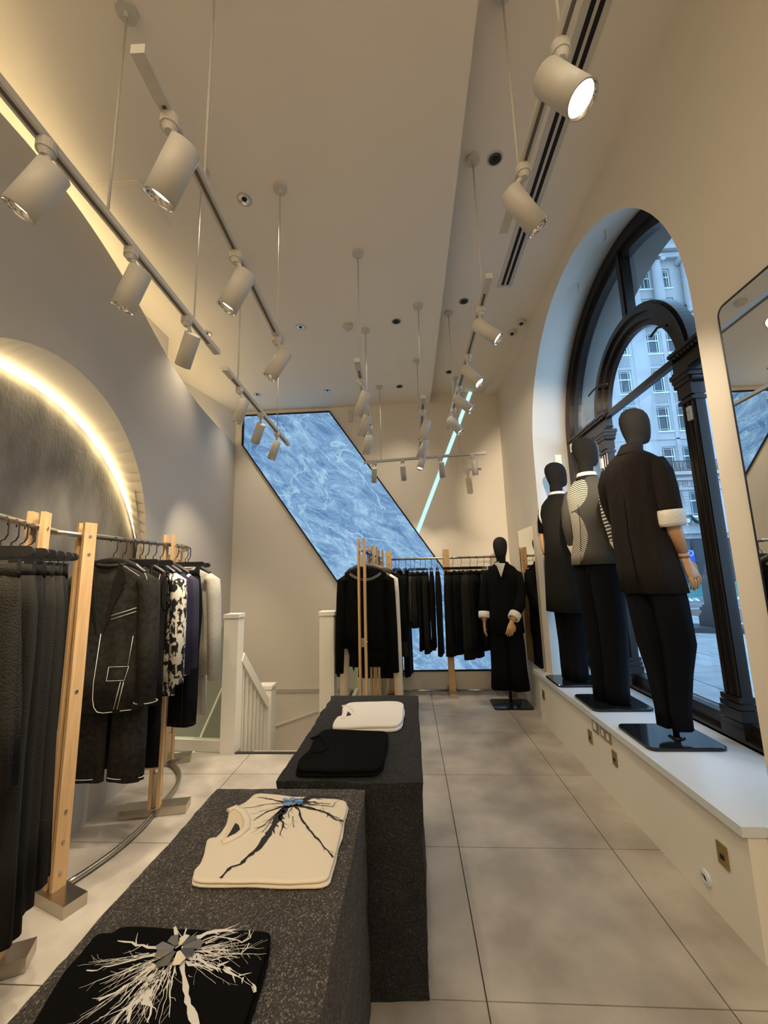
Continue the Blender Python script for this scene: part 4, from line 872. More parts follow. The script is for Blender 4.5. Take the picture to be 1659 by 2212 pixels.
# rail D (black sweater etc.)
zr = 1.656
t = top('black_sweater', 'wide black sweater with white neckline edging facing the camera', 'sweater', (-0.372, 3.45, zr), 0.03, X['tee_black'], L=0.66, w=0.198, hem=0.18, ty=0.03, sleeve=0.80, sr=0.048, seed=30, collar=False, hlab='hanger holding the black sweater', spread=0.03)
for dz, rr_ in ((0, 0.13), (-0.012, 0.135)): MB().tube([(rr_*math.cos(a), -0.036, -0.175-0.055*math.sin(a)**2+dz) for a in [PI*i/16 for i in range(17)]], 0.0014, 5).build('neck_edging', X['pipe'], t, True)
MB().prism([(-0.165, -0.78), (-0.11, -0.98), (-0.08, -0.83), (0.02, -0.79), (0.0, -0.76)], (0, -0.01, 0), (1, 0, 0), (0, 0, 1), (0, 1, 0), 0.012).build('pointed_hem', X['tee_black'], t)
MB().prism([(0.06, -0.78), (0.17, -0.78), (0.16, -0.83), (0.10, -0.81)], (0, -0.01, 0), (1, 0, 0), (0, 0, 1), (0, 1, 0), 0.012).build('pointed_hem', X['tee_black'], t)
top('cream_cardigan', 'long cream top hanging just behind the black sweater', 'top', (-0.352, 3.58, zr), -0.04, X['fab_cream'], L=0.60, w=0.205, ty=0.022, sleeve=1.18, sr=0.05, seed=31, hlab='hanger holding the long cream top', spread=0.03)
for i, (y, L, sl_, m_, lab) in enumerate([(3.68, 0.78, 0.7, 'fab_black', 'black top behind the cream one'), (3.78, 0.85, 0.9, 'fab_ink', 'black long-sleeved top, fourth on the sweater rail'), (3.88, 0.72, 0.66, 'fab_black', 'black top, fifth on the sweater rail'), (3.99, 0.92, 0.7, 'fab_ink', 'longest black top at the far end of the sweater rail')]):
    top('black_blouse', lab, 'top', (-0.39, y, zr), 0.05*math.sin(i*3), X[m_], L=L, w=0.20, ty=0.025, sleeve=sl_, sr=0.05, seed=32+i, hlab='hanger of the '+lab)
for i, (y, L, sl_, m_, lab) in enumerate([(4.50, 0.95, 0.72, 'fab_ink', 'nearest black coat on the coat rail'), (4.62, 0.82, 0.9, 'fab_denim', 'grey-sleeved coat on the coat rail'), (4.74, 1.20, 0.7, 'fab_ink', 'longest black coat in the middle of the coat rail'), (4.86, 1.0, 0.66, 'fab_black', 'black coat near the far end of the coat rail')]):
    top('black_coat', lab, 'coat', (-0.36, y, zr), 0.04*math.sin(i*2), X[m_], L=L, w=0.225, hem=0.24, ty=0.03, sleeve=sl_, sr=0.052, seed=40+i, hlab='hanger of the '+lab)
# rail E (back wall)
xe = [ony(u, 1212, 5.24).x for u in (838, 853, 861, 876, 886, 895, 907, 918, 931, 944)]
kinds = [('top', 0.86, 'fab_black', 'black top at the left end of the back-wall rail'), ('top', 0.80, 'fab_ink', 'black coat, second on the back-wall rail'), ('top', 0.78, 'fab_char', 'charcoal shirt, third on the back-wall rail'), ('top', 1.27, 'fab_ink', 'long black coat reaching the foot of the marble panel'),
         ('tr', 0.60, 'fab_olive', 'thin olive-grey skirt on the back-wall rail'), ('tr', 0.66, 'fab_text', 'grey waffle skirt on the back-wall rail'), ('tr', 0.98, 'fab_black', 'dark trousers right of the waffle skirt'), ('tr', 0.98, 'fab_char', 'charcoal trousers, third from the middle upright'),
         ('tr', 0.93, 'fab_ink', 'shorter black trousers, second from the middle upright'), ('tr', 1.05, 'fab_black', 'black trousers beside the left of the middle upright')]
for i, (x, (k_, L, m_, lab)) in enumerate(zip(xe, kinds)):
    rz = PI/2-0.22+0.08*math.sin(i*5)
    if k_ == 'top': top('black_blouse', lab, 'top', (x, 5.24, zr-0.01), rz, X[m_], L=L, w=0.19, ty=0.03, sleeve=0.62, sr=0.045, seed=50+i, hlab='hanger of the '+lab, spread=0.03)
    else: trousers('hanging_trousers', lab, (x, 5.24, zr-0.01), rz, X[m_], L=L*(1+0.03*math.sin(i*4)), w=0.125, leg=0.065, ty=0.020+0.006*(i % 2), seed=50+i, skirt=L < 0.7, cat='skirt' if L < 0.7 else 'trousers', hlab='clip hanger of the '+lab)
xe = [ony(u, 1208, 5.24).x for u in (976, 994, 1013, 1029, 1044, 1059, 1074)]
for i, (x, L, m_) in enumerate(zip(xe, (1.02, 0.88, 1.06, 0.98, 0.90, 0.86, 0.84), ('fab_black', 'fab_ink', 'fab_char', 'fab_ink', 'fab_char', 'fab_black', 'fab_ink'))):
    lab = ('dark trousers just right of the middle upright of the back-wall rail', 'black trousers, second right of the middle upright', 'charcoal trousers with wide hem, third right of the middle upright', 'black trousers, fourth right of the middle upright', 'charcoal trousers, fifth right of the middle upright', 'black trousers by the standing mannequin\'s shoulder', 'black trousers partly hidden by the standing mannequin')[i]
    trousers('hanging_trousers', lab, (x, 5.22, zr-0.01), 0.75 if i < 4 else 1.2, X[m_], L=L, w=0.15, leg=0.085, ty=0.035, seed=70+i, hlab='clip hanger of the '+lab)

# ================================================================ GRANITE TABLES
def block(name, lab, x0, x1, y0, y1, zt, m, rough, seed):
    me = bpy.data.meshes.new(name); bm = bmesh.new()
    nx, ny, nz = int((x1-x0)/0.022), int((y1-y0)/0.022), int(zt/0.022)
    def P(x, y, z):
        u, v, w = (x-x0)/(x1-x0), (y-y0)/(y1-y0), z/zt
        # undercut, chipped edges: side faces wander, the top stays flat
        n = noise.noise(Vector((x*3.1+seed, y*3.1, z*3.1)))*0.6+noise.noise(Vector((x*11+seed, y*11, z*9)))*0.3+noise.noise(Vector((x*40+seed, y*40, z*40)))*0.12
        ex = min(u, 1-u)*(x1-x0); ey = min(v, 1-v)*(y1-y0); ez = (1-w)*zt
        ox = rough*n*max(0, 1-ex/0.02)*(-1 if u < 0.5 else 1); oy = rough*n*max(0, 1-ey/0.02)*(-1 if v < 0.5 else 1)
        oz = -abs(n)*rough*0.35*(max(0, 1-ex/0.03)+max(0, 1-ey/0.03))*(1 if ez < 0.02 else 0)
        return Vector((x+ox, y+oy, z+oz+noise.noise(Vector((x*60, y*60, seed)))*0.0012*(1 if ez < .02 else 0)))
    cache = {}
    def V(i, j, k):
        if (i, j, k) not in cache: cache[(i, j, k)] = bm.verts.new(P(x0+(x1-x0)*i/nx, y0+(y1-y0)*j/ny, 0.001+(zt-0.001)*k/nz))
        return cache[(i, j, k)]
    for i in range(nx):
        for j in range(ny): bm.faces.new((V(i, j, nz), V(i+1, j, nz), V(i+1, j+1, nz), V(i, j+1, nz)))
    for k in range(nz):
        for i in range(nx):
            bm.faces.new((V(i, 0, k), V(i+1, 0, k), V(i+1, 0, k+1), V(i, 0, k+1))); bm.faces.new((V(i+1, ny, k), V(i, ny, k), V(i, ny, k+1), V(i+1, ny, k+1)))
        for j in range(ny):
            bm.faces.new((V(0, j+1, k), V(0, j, k), V(0, j, k+1), V(0, j+1, k+1))); bm.faces.new((V(nx, j, k), V(nx, j+1, k), V(nx, j+1, k+1), V(nx, j, k+1)))
    bmesh.ops.recalc_face_normals(bm, faces=bm.faces)
    bm.to_mesh(me); bm.free(); me.materials.append(m); o = bpy.data.objects.new(name, me); COL.objects.link(o); tag(o, lab, 'table'); return o
block('granite_table', 'rough grey granite block table nearest the camera', -0.745, -0.185, 0.42, 1.602, 0.680, X['gran1'], 0.014, 1.0)
block('granite_table', 'darker black granite block table behind the first one', -0.528, 0.022, 1.632, 2.72, 0.693, X['gran2'], 0.026, 5.0)

def zpts(pts, sc_, ox, oy, z): return [onz(ox+x/sc_, oy+y/sc_, z).xy for x, y in pts]
def smooth_closed(P, it=2):
    for _ in range(it):
        Q = []
        for a, b in zip(P, P[1:]+P[:1]): Q += [a*0.8+b*0.2, a*0.2+b*0.8]
        P = Q
    return P
def tee(name, lab, P, z0, h, m, seed=0, layers=2):
    c = sum(P, Vector((0, 0)))/len(P)
    t = thing(name, lab, 'folded t-shirt', (c.x, c.y, z0))
    P = smooth_closed(P); 
    for Lr in range(layers):
        za, zb = z0+0.001+h*Lr/layers, z0+h*(Lr+1)/layers; R = []
        for zz, ins in ((za, 0.004), (za+(zb-za)*0.25, 0.0), (za+(zb-za)*0.7, 0.0), (zb-0.001, 0.003), (zb, 0.012)):
            ring = []
            for p in P:
                d = (c-p); d.normalize(); jit = noise.noise(Vector((p.x*14, p.y*14, seed+Lr*3.3)))*0.006+Lr*0.003
                q = p+d*(ins+jit); ring.append(Vector((q.x, q.y, zz)))
            R.append(ring)
        mb = MB(); mb.rings(R); 
        mb.build('upper_fold' if Lr == layers-1 else 'lower_fold', m, t, True, world=True)
    return t
def ribbon(mb, pts, ws, z):
    L = []; R_ = []
    for i, p in enumerate(pts):
        d = (pts[min(i+1, len(pts)-1)]-pts[max(i-1, 0)]); d = Vector((-d.y, d.x)).normalized()*ws[i]/2
        L.append((p.x+d.x, p.y+d.y, z)); R_.append((p.x-d.x, p.y-d.y, z))
    n = len(pts); mb.add(L+R_, [(i, i+1, n+i+1, n+i) for i in range(n-1)])
def crack(mb, P, w0, w1, z, rnd, jit=0.004, branch=0.0):
    """a jagged printed streak through control points, tapering from w0 to w1"""
    pts = []; 
    for a, b in zip(P, P[1:]):
        k = max(2, int((b-a).length/0.012))
        for i in range(k): pts.append(a.lerp(b, i/k)+Vector((rnd.uniform(-jit, jit), rnd.uniform(-jit, jit)))*(0 if i == 0 and a == P[0] else 1))
    pts.append(P[-1]); n = len(pts)
    ws = [max(0.0005, (w0+(w1-w0)*i/(n-1))*rnd.uniform(0.55, 1.35)) for i in range(n)]
    ribbon(mb, pts, ws, z)
    if branch:
        for i in range(1, n-1):
            if rnd.random() < branch:
                d = (pts[i+1]-pts[i]).normalized(); a = rnd.choice((-1, 1))*rnd.uniform(0.3, 0.9); d = Vector((d.x*math.cos(a)-d.y*math.sin(a), d.x*math.sin(a)+d.y*math.cos(a)))
                L = rnd.uniform(0.01, 0.035); q = [pts[i], pts[i]+d*L*0.5+Vector((rnd.uniform(-.003, .003), rnd.uniform(-.003, .003))), pts[i]+d*L]
                ribbon(mb, q, [ws[i]*0.5, ws[i]*0.35, 0.0005], z+0.00003)
def shards(t, c, z, r0, r1, n, rnd, squash, mats):
    for i in range(n):
        a0 = 2*PI*i/n+rnd.uniform(-.1, .1); a1 = 2*PI*(i+0.86)/n+rnd.uniform(-.06, .06); am = (a0+a1)/2; rr = r1*rnd.uniform(0.75, 1.15)
        P = [(r0*math.cos(a0), r0*math.sin(a0)), (rr*math.cos(a0), rr*math.sin(a0)), (rr*1.1*math.cos(am), rr*1.1*math.sin(am)), (rr*0.9*math.cos(a1), rr*0.9*math.sin(a1)), (r0*math.cos(a1), r0*math.sin(a1))]
        P = [(x, y*squash) for x, y in P]
        tx, ty_ = rnd.uniform(-.10, .10), rnd.uniform(-.12, .02)
        MB().prism(P, (c.x, c.y, z+0.002), (1, 0, tx), (0, 1, ty_), (0, 0, 1), 0.0015).build('mirror_shard', mats[i % len(mats)], t, world=True)
def collar(t, pts, z, w, m):
    mb = MB(); mb.tube([(p.x, p.y, z) for p in pts], [(w, 0.005)]*len(pts), 8); mb.build('neckband', m, t, True, world=True)
ZT1, ZT2 = 0.681, 0.693
# cream tee with black cracks
H1 = 0.018; z1 = ZT1+H1
P = zpts([(640, 205), (925, 238), (1200, 252), (1470, 278), (1440, 420), (1380, 660), (1330, 860), (1285, 1020), (900, 1018), (500, 1012), (55, 1015), (75, 905), (135, 850), (165, 740), (190, 620), (255, 625), (330, 560), (372, 470), (385, 385), (460, 330), (540, 290)], 4.1475, 400, 1660, z1)
t = tee('folded_tshirt', 'cream folded t-shirt with black shattered-glass print', P, ZT1, H1, X['tee_cream'], 1)
A = lambda pts: zpts(pts, 4.1475, 400, 1660, z1)
collar(t, A([(385, 385), (450, 352), (520, 395), (556, 470), (545, 545), (480, 600), (400, 640), (330, 670)]), z1+0.002, 0.011, X['tee_cream'])
mb = MB(); q = A([(395, 400), (445, 385), (500, 420), (530, 480), (520, 540), (440, 590), (370, 625), (350, 600), (385, 520)]); mb.add([(p.x, p.y, z1+0.0006) for p in q], [tuple(range(len(q)))]); mb.build('neck_inside', X['fab_cream'], t, world=True)
mb = MB(); q = A([(450, 490), (480, 510), (492, 548), (440, 595), (367, 628), (405, 570)]); mb.add([(p.x, p.y, z1+0.0012) for p in q], [tuple(range(len(q)))]); mb.build('neck_label', X['print_b'], t, world=True)
rnd = random.Random(3); mb = MB(); Z = z1+0.0010; C0 = (955, 322)
for pts, w0, w1, br in [([C0, (880, 305), (760, 275), (645, 260)], .007, .001, .1), ([C0, (830, 315), (700, 325), (600, 350), (495, 358)], .003, .001, .05), ([C0, (800, 350), (700, 380), (590, 415)], .001, .0006, .3), ([C0, (830, 355), (740, 385), (670, 430), (610, 470)], .006, .001, .3),
    ([C0, (890, 360), (850, 420), (820, 470), (780, 530), (740, 600), (680, 690), (640, 735), (590, 770), (540, 815), (490, 862), (415, 885), (370, 925), (318, 985)], .018, .005, .2), ([C0, (870, 380), (850, 440), (868, 480), (880, 490), (865, 545), (848, 602)], .016, .001, .4),
    ([C0, (850, 380), (790, 430), (740, 480), (700, 520), (640, 540)], .006, .001, .8), ([C0, (840, 390), (780, 460), (730, 530), (690, 575)], .004, .001, .9), ([(970, 340), (920, 400), (930, 450)], .002, .001, .9), ([(965, 430), (970, 490), (980, 525)], .002, .001, .5),
    ([C0, (1020, 370), (1035, 440), (1070, 490), (1110, 550), (1155, 600), (1190, 635), (1230, 700), (1290, 760), (1325, 798)], .006, .003, .1), ([C0, (1080, 350), (1150, 370), (1230, 385), (1310, 430), (1360, 462), (1418, 480)], .007, .003, .3), ([C0, (1100, 345), (1190, 378), (1290, 412), (1420, 472)], .004, .002, .2),
    ([C0, (1060, 285), (1120, 262), (1200, 258), (1300, 262), (1400, 270)], .020, .003, .5), ([C0, (1090, 300), (1160, 300), (1200, 320)], .010, .001, .9), ([C0, (1060, 310), (1150, 330), (1250, 335), (1320, 350), (1342, 300)], .003, .001, 1.0), ([C0, (1100, 330), (1220, 310), (1300, 325)], .002, .001, 1.0)]:
    crack(mb, A(pts), w0*1.35, w1*1.5, Z, rnd, 0.0020, min(1, br*1.5))
mb.build('crack_print', X['print_b'], t, world=True)
shards(t, A([(965, 308)])[0], Z+0.0003, 0.006, 0.036, 8, rnd, 0.75, [X['shard1'], X['shard2'], X['shard1']])
# black tee with white print
z1 = ZT1+H1
B = lambda pts: zpts(pts, 2.676, 0, 1900, z1)
P = B([(700, 255), (1000, 268), (1300, 280), (1545, 290), (1572, 325), (1540, 450), (1490, 610), (1450, 740), (1400, 900), (1370, 1010), (900, 1010), (300, 1010), (120, 940), (170, 840), (250, 720), (345, 550), (380, 500), (480, 400), (560, 300), (640, 298)])
t = tee('folded_tshirt', 'black folded t-shirt with white shattered-glass print nearest the camera', P, ZT1, H1, X['tee_black'], 2)
rnd = random.Random(11); mb = MB(); C0 = (1035, 415)
for pts, w0, w1, br in [([C0, (900, 400), (790, 378), (680, 357)], .014, .002, .5), ([C0, (880, 445), (760, 465), (640, 500), (560, 525), (500, 527)], .005, .003, .1), ([C0, (850, 485), (720, 545), (605, 608)], .003, .001, .2), ([C0, (850, 520), (760, 600), (660, 660), (570, 703)], .008, .004, .5),
    ([C0, (930, 490), (850, 600), (780, 700), (700, 780), (640, 850)], .016, .003, .8), ([C0, (920, 510), (840, 640), (760, 740), (740, 830)], .022, .003, .8), ([C0, (930, 530), (870, 640), (830, 720), (880, 730), (850, 830)], .024, .002, .7), ([C0, (900, 500), (790, 620), (700, 720), (600, 790), (560, 828)], .006, .001, .9),
    ([(960, 500), (900, 560), (860, 610), (820, 680)], .03, .012, .8), ([(1000, 480), (950, 560), (915, 640)], .006, .001, 1), ([(1010, 500), (985, 650), (980, 720), (978, 800)], .003, .001, .9), ([C0, (1060, 500), (1070, 600), (1090, 700), (1115, 800), (1150, 900)], .007, .012, .1),
    ([C0, (1180, 470), (1260, 500), (1350, 540), (1430, 590), (1465, 650)], .016, .003, .5), ([(1200, 480), (1290, 505), (1400, 560), (1470, 620), (1474, 655)], .006, .005, .1), ([C0, (1120, 350), (1200, 310), (1290, 295), (1365, 290)], .020, .003, .6), ([C0, (1150, 360), (1230, 330), (1310, 340), (1400, 370), (1445, 340), (1440, 295)], .004, .002, 1.0),
    ([C0, (1180, 400), (1280, 380), (1370, 350)], .003, .001, 1.0), ([C0, (1170, 420), (1250, 430), (1290, 400), (1330, 440), (1400, 425), (1440, 370)], .003, .002, 1.0), ([C0, (1140, 440), (1200, 470), (1290, 450), (1350, 460)], .006, .001, 1.0), ([C0, (1090, 500), (1180, 500), (1230, 530)], .006, .002, 1.0), ([C0, (1020, 340), (1010, 275)], .008, .006, .3), ([C0, (1060, 340), (1080, 285)], .006, .003, .6)]:
    crack(mb, B(pts), w0, w1, Z, rnd, 0.0025, br)
cc = B([C0])[0]
for _ in range(70):
    a = rnd.choice((rnd.gauss(3.95, .33), rnd.gauss(0.15, .4), rnd.gauss(4.5, .5))); r0, r1 = rnd.uniform(.03, .07), rnd.uniform(.07, .19)
    if math.sin(a) > 0.5: continue
    crack(mb, [cc+Vector((math.cos(a), math.sin(a)))*r0, cc+Vector((math.cos(a+.06), math.sin(a+.06)))*r1], rnd.uniform(.0008, .0035), .0005, Z+.0001, rnd, 0.0018, .35)
mb.build('crack_print', X['print_w'], t, world=True)
shards(t, B([(1030, 410)])[0], Z+0.0003, 0.010, 0.046, 9, rnd, 0.9, [X['shard1'], X['shard2'], X['tee_cream'], X['shard2'], X['shard1']])
# plain tees on the far block
D_ = lambda pts, z: zpts(pts, 2.765, 350, 1450, z)
z2 = ZT2+0.03
P = D_([(975, 338), (1100, 345), (1230, 350), (1340, 356), (1355, 380), (1335, 480), (1312, 580), (1150, 588), (950, 590), (800, 588), (805, 540), (832, 500), (850, 485), (880, 460), (895, 415), (925, 375)], z2)
t = tee('folded_tshirt', 'plain black folded t-shirt on the far granite block', P, ZT2, 0.03, X['tee_black'], 3)
collar(t, D_([(895, 405), (940, 385), (975, 420), (985, 455), (960, 480), (890, 490)], z2), z2+0.001, 0.010, X['tee_black'])
z2 = ZT2+0.035
P = D_([(1120, 182), (1250, 178), (1400, 175), (1442, 186), (1448, 215), (1432, 322), (1250, 322), (1050, 332), (1015, 332), (1020, 300), (1040, 268), (1062, 270), (1078, 240), (1072, 212)], z2)
t = tee('folded_tshirt', 'plain white folded t-shirt at the far end of the far granite block', P, ZT2, 0.035, X['tee_white'], 4)
collar(t, D_([(1075, 210), (1110, 205), (1145, 230), (1150, 258), (1120, 275), (1070, 282)], z2), z2+0.001, 0.009, X['tee_white'])
mb = MB(); q = D_([(1110, 240), (1135, 262), (1100, 270)], z2); mb.add([(p.x, p.y, z2+0.0012) for p in q], [(0, 1, 2)]); mb.build('neck_label', X['print_b'], t, world=True)

# ================================================================ MANNEQUINS  (local: +Y faces forward, +X is the figure's right... built at true scale)
def hand(mb, wrist, d, palm_n, s=1.0, curl=0.35, side=1):
    """wrist point, direction along the hand, palm normal; five separate fingers"""
    d = Vector(d).normalized(); n = Vector(palm_n); n = (n-d*n.dot(d)).normalized(); x = d.cross(n).normalized()
    mb.tube([wrist-d*0.01*s, wrist+d*0.02*s, wrist+d*0.05*s, wrist+d*0.085*s, wrist+d*0.098*s], [(0.024*s, 0.017*s), (0.028*s, 0.017*s), (0.036*s, 0.016*s), (0.039*s, 0.014*s), (0.036*s, 0.011*s)], 14) if False else None
    R = []
    for t_, a, b in ((-0.01, .022, .017), (0.015, .026, .017), (0.045, .034, .016), (0.075, .039, .014), (0.095, .038, .012), (0.10, .032, .009)):
        R.append([wrist+d*t_*s+x*math.cos(2*PI*k/16)*a*s+n*math.sin(2*PI*k/16)*b*s for k in range(16)])
    mb.rings(R)
    for i, (ox, L) in enumerate(((-0.029, .068), (-0.010, .080), (0.010, .076), (0.028, .060))):
        p = wrist+d*0.088*s+x*ox*s; dd = (d+x*ox*2.0).normalized(); pts = [p]; c = 0.12+0.03*i
        for seg, f in enumerate((0.42, 0.32, 0.26)):
            dd = (dd+n*(curl*(0.35+0.45*seg)+c*0.3)).normalized(); p = p+dd*L*f*s; pts.append(p)
        mb.tube(pts, [.0095*s, .0088*s, .0078*s, .0055*s], 9)
    p = wrist+d*0.03*s-x*0.026*s*side; pts = [p]
    for f, v in ((0.03, -x*side*0.7+d*0.8+n*0.3), (0.028, -x*side*0.35+d+n*0.45), (0.022, d+n*0.5-x*side*0.05)):
        p = p+v.normalized()*f*s; pts.append(p)
    mb.tube(pts, [.0125*s, .011*s, .0095*s, .0065*s], 9)
def limb(mb, pts, rr, n=20): mb.tube(pts, rr, n)
def head_body(t, H, sh, neck_y=-0.01, zoff=0.0, hy=0.0):
    """one continuous surface: pelvis, torso, neck and faceless head"""
    hz = H-0.262; R = []
    def ell(z, cy, rx, ry, n=36, cx=0): return [Vector((cx+rx*math.cos(2*PI*k/n), cy+ry*math.sin(2*PI*k/n), z)) for k in range(n)]
    for z, cy, rx, ry in ((0.93, 0, .10, .08), (0.97, 0, .155, .105), (1.05, 0, .16, .11), (1.18, 0, .13, .095), (1.35, 0.005, .15, .105), (1.5, 0, .165, .10), (sh-0.04, -0.005, .15, .075), (sh+0.0, -0.01, .10, .062), (sh+0.03, -0.012, .062, .056)): R.append(ell(z, cy, rx, ry))
    for z, cy, rx, ry in ((hz-0.03, -0.015, .054, .056), (hz+0.01, -0.012, .054, .060), (hz+0.03, 0.012, .058, .083), (hz+0.055, 0.016, .066, .092), (hz+0.09, 0.010, .075, .098), (hz+0.13, 0.003, .081, .105), (hz+0.17, -0.004, .083, .108), (hz+0.205, -0.008, .078, .101), (hz+0.235, -0.010, .062, .080), (hz+0.253, -0.010, .038, .050), (hz+0.262, -0.010, .010, .014)): R.append(ell(z, cy+hy*min(1, max(0, (z-hz+0.03)/0.05)), rx, ry))
    MB().rings(R).build('body', X['mann'], t, True)
def plate_(t, w, d, rz=0.0, off=(0, 0)):
    P = []
    for cx, cy, a in ((w/2-.04, d/2-.04, 0), (-w/2+.04, d/2-.04, 90), (-w/2+.04, -d/2+.04, 180), (w/2-.04, -d/2+.04, 270)): P += arc(cx, cy, 0.04, a, a+90, 6)
    c, s = math.cos(rz), math.sin(rz); P = [(x*c-y*s+off[0], x*s+y*c+off[1]) for x, y in P]
    mb = MB(); R = []
    for z, k in ((0.001, 0.985), (0.005, 1.0), (0.015, 1.0), (0.019, 0.985)): R.append([Vector((off[0]+(x-off[0])*k, off[1]+(y-off[1])*k, z)) for x, y in P])
    mb.rings(R); o = mb.build('base_plate', X['plate'], t); return o
def pants(t, zh, zw, m, hem=(0.045, 0.055, 0.06), mid=(0.070, 0.080, 0.085), ph=0.0, fold=0.05):
    """hem / mid = (centre offset, half width, half depth)"""
    for s in (-1, 1):
        h, k = hem, mid; zm = (zh+zw)/2
        prof = [(s*h[0], 0, zh, h[1], h[2], 1), (s*h[0], 0, zh+0.10, h[1]*1.02, h[2]*1.02, 1), (s*(h[0]*.6+k[0]*.4), 0.01, zh+0.3, h[1]*.55+k[1]*.45, h[2]*.5+k[2]*.5, .8), (s*k[0], 0.012, zm, k[1], k[2], .6), (s*k[0], 0, zw-0.22, k[1]*1.08, k[2]*1.2, .5), (s*k[0]*.95, -0.005, zw-0.08, k[1]*1.08, k[2]*1.25, .2), (s*k[0]*.9, -0.005, zw, k[1]*1.0, k[2]*1.15, 0)]
        loftz(prof, 32, fold, 4, ph+s, sq=0.95).build('trouser_leg', m, t, True)
def mannequin(name, lab, loc, az, H, feet=True):
    return thing(name, lab, 'mannequin', loc, -math.radians(az))
# --- M1: nearest, brown-black crinkled tunic
S1 = 2.058
t = mannequin('mannequin', 'largest mannequin, brown-black crinkled tunic with rolled white cuff, on the plinth', (1.512, 2.598, 0.466), 58, S1)
head_body(t, S1, 1.69, hy=0.028); o = plate_(t, 0.42, 0.37, math.radians(58), (-0.045, 0.0))
MB().tube([(0.0, 0.0, 0.019), (0.0, 0.0, 0.12), (0, 0, 0.3)], [0.016, 0.02, 0.025], 14).build('stand_pole', X['plate'], t, True)
MB().tube([(0.0, 0.0, 0.018), (0, .0, .03)], [0.045, 0.03], 16).build('pole_collar', X['plate'], t, True)
pants(t, 0.075, 1.02, X['fab_ink'], (0.036, 0.050, 0.068), (0.070, 0.085, 0.095), 0.4, 0.05)
prof = [(0, 0, 0.84, .178, .150, 1.0), (0, 0, 1.0, .172, .145, 1.0), (0, 0, 1.2, .165, .14, .8), (0, -0.005, 1.4, .165, .135, .6), (0, -0.01, 1.54, .172, .13, .35), (0, -0.015, 1.62, .175, .115, .15), (0, -0.015, 1.67, .163, .10, .05), (0, -0.015, 1.705, .125, .088, 0), (0, -0.012, 1.735, .082, .078, 0)]
loftz(prof, 72, 0.024, 9, 1.2, 0.95).build('tunic', X['crinkle'], t, True)
prof = [(0, -0.012, 1.715, .095, .088, 0), (0, -0.012, 1.745, .074, .076, 0), (0, -0.010, 1.795, .063, .068, 0)]
loftz(prof, 40, 0, 3, 0, 1.0).build('stand_collar', X['crinkle'], t, True)
MB().tube([Vector((.095*math.cos(a), -0.012+.09*math.sin(a), 1.722)) for a in [2*PI*i/30 for i in range(31)]], 0.003, 6).build('collar_edge', X['crinkle'], t, True)
for s in (-1, 1):
    P = [(s*0.105, -0.015, 1.64), (s*0.150, -0.015, 1.625), (s*0.170, -0.018, 1.56), (s*0.180, -0.018, 1.46), (s*0.184, -0.015, 1.36), (s*0.184, -0.01, 1.30)] if s > 0 else [(-0.105, -0.015, 1.64), (-0.150, -0.012, 1.625), (-0.176, 0.0, 1.56), (-0.190, 0.03, 1.46), (-0.190, 0.08, 1.36), (-0.18, 0.12, 1.28)]
    o = MB().tube(P, [(.045, .04), (.062, .058), (.068, .066), (.068, .068), (.067, .068), (.067, .068)], 24).build('sleeve', X['crinkle'], t, True)
    e = Vector(P[-1]); d = (e-Vector(P[-2])).normalized()
    MB().lathe(e, d, [(-0.035, .060), (-0.03, .071), (0.0, .075), (0.045, .076), (0.068, .070), (0.066, .052), (0.03, .045)], 28).build('rolled_cuff', X['crinkle_w'], o, True)
    q = MB(); w0 = e+d*0.0; limb(q, [w0, w0+d*0.10+Vector((s*.004, .012, 0)), w0+d*0.225+Vector((s*.012, .03, 0))], [.044, .041, .029])
    w1 = w0+d*0.225+Vector((s*.012, .03, 0)); limb(q, [w1+d*0.006, w1+d*0.026], [.029, .030]); hand(q, w1+d*0.036+Vector((0, .004, 0)), (d.x+s*0.10, d.y+0.14, -1), (-s*1, 0.25, 0), 1.15, 0.30, side=-s); q.build('wooden_arm', X['wood_arm'], t, True)
MB().tube([(0.0, -0.150, 0.9), (0.0, -0.145, 1.2), (0, -0.141, 1.45), (0, -0.118, 1.67)], 0.0022, 6).build('back_seam', X['fab_ink'], t, True)
def lean(t, fn):
    seen = set()
    def go_(o):
        for c in o.children:
            if c.type == 'MESH' and c.data.name not in seen:
                seen.add(c.data.name)
                for v in c.data.vertices: v.co = fn(v.co.copy())
            go_(c)
    go_(t)
def f1(p):
    k = min(1, max(0, (p.z-0.6)/0.6)); p.x -= 0.055*k*k*(3-2*k)
    h = min(1, max(0, (p.z-S1+0.29)/0.06)); p.y += 0.055*h
    return p
lean(t, f1)
# --- M2: stitched jacket
S2 = 2.068
t = mannequin('mannequin', 'middle window mannequin in grey jacket with swirling white stitched lines', (1.475, 3.28, 0.466), 66, S2)
head_body(t, S2, 1.69); plate_(t, 0.42, 0.37, math.radians(66))
MB().tube([(0.0, 0.015, 0.019), (0.0, 0.01, 0.12), (0, 0, 0.3)], [0.016, 0.02, 0.025], 14).build('stand_pole', X['plate'], t, True)
pants(t, 0.03, 1.10, X['fab_ink'], (0.060, 0.070, 0.085), (0.075, 0.090, 0.10), 1.4, 0.04)
prof = [(0, -0.01, 1.03, .190, .155, .5), (0, -0.01, 1.12, .180, .150, .4), (0, -0.005, 1.25, .158, .125, .2), (0, -0.005, 1.36, .165, .125, .1), (0, -0.01, 1.5, .182, .125, .1), (0, -0.015, 1.60, .188, .115, 0), (0, -0.015, 1.65, .175, .10, 0), (0, -0.015, 1.685, .14, .085, 0), (0, -0.015, 1.71, .105, .075, 0), (0, -0.012, 1.73, .075, .07, 0)]
loftz(prof, 56, 0.02, 5, .3, 0.95).build('jacket', X['m2jacket'], t, True)
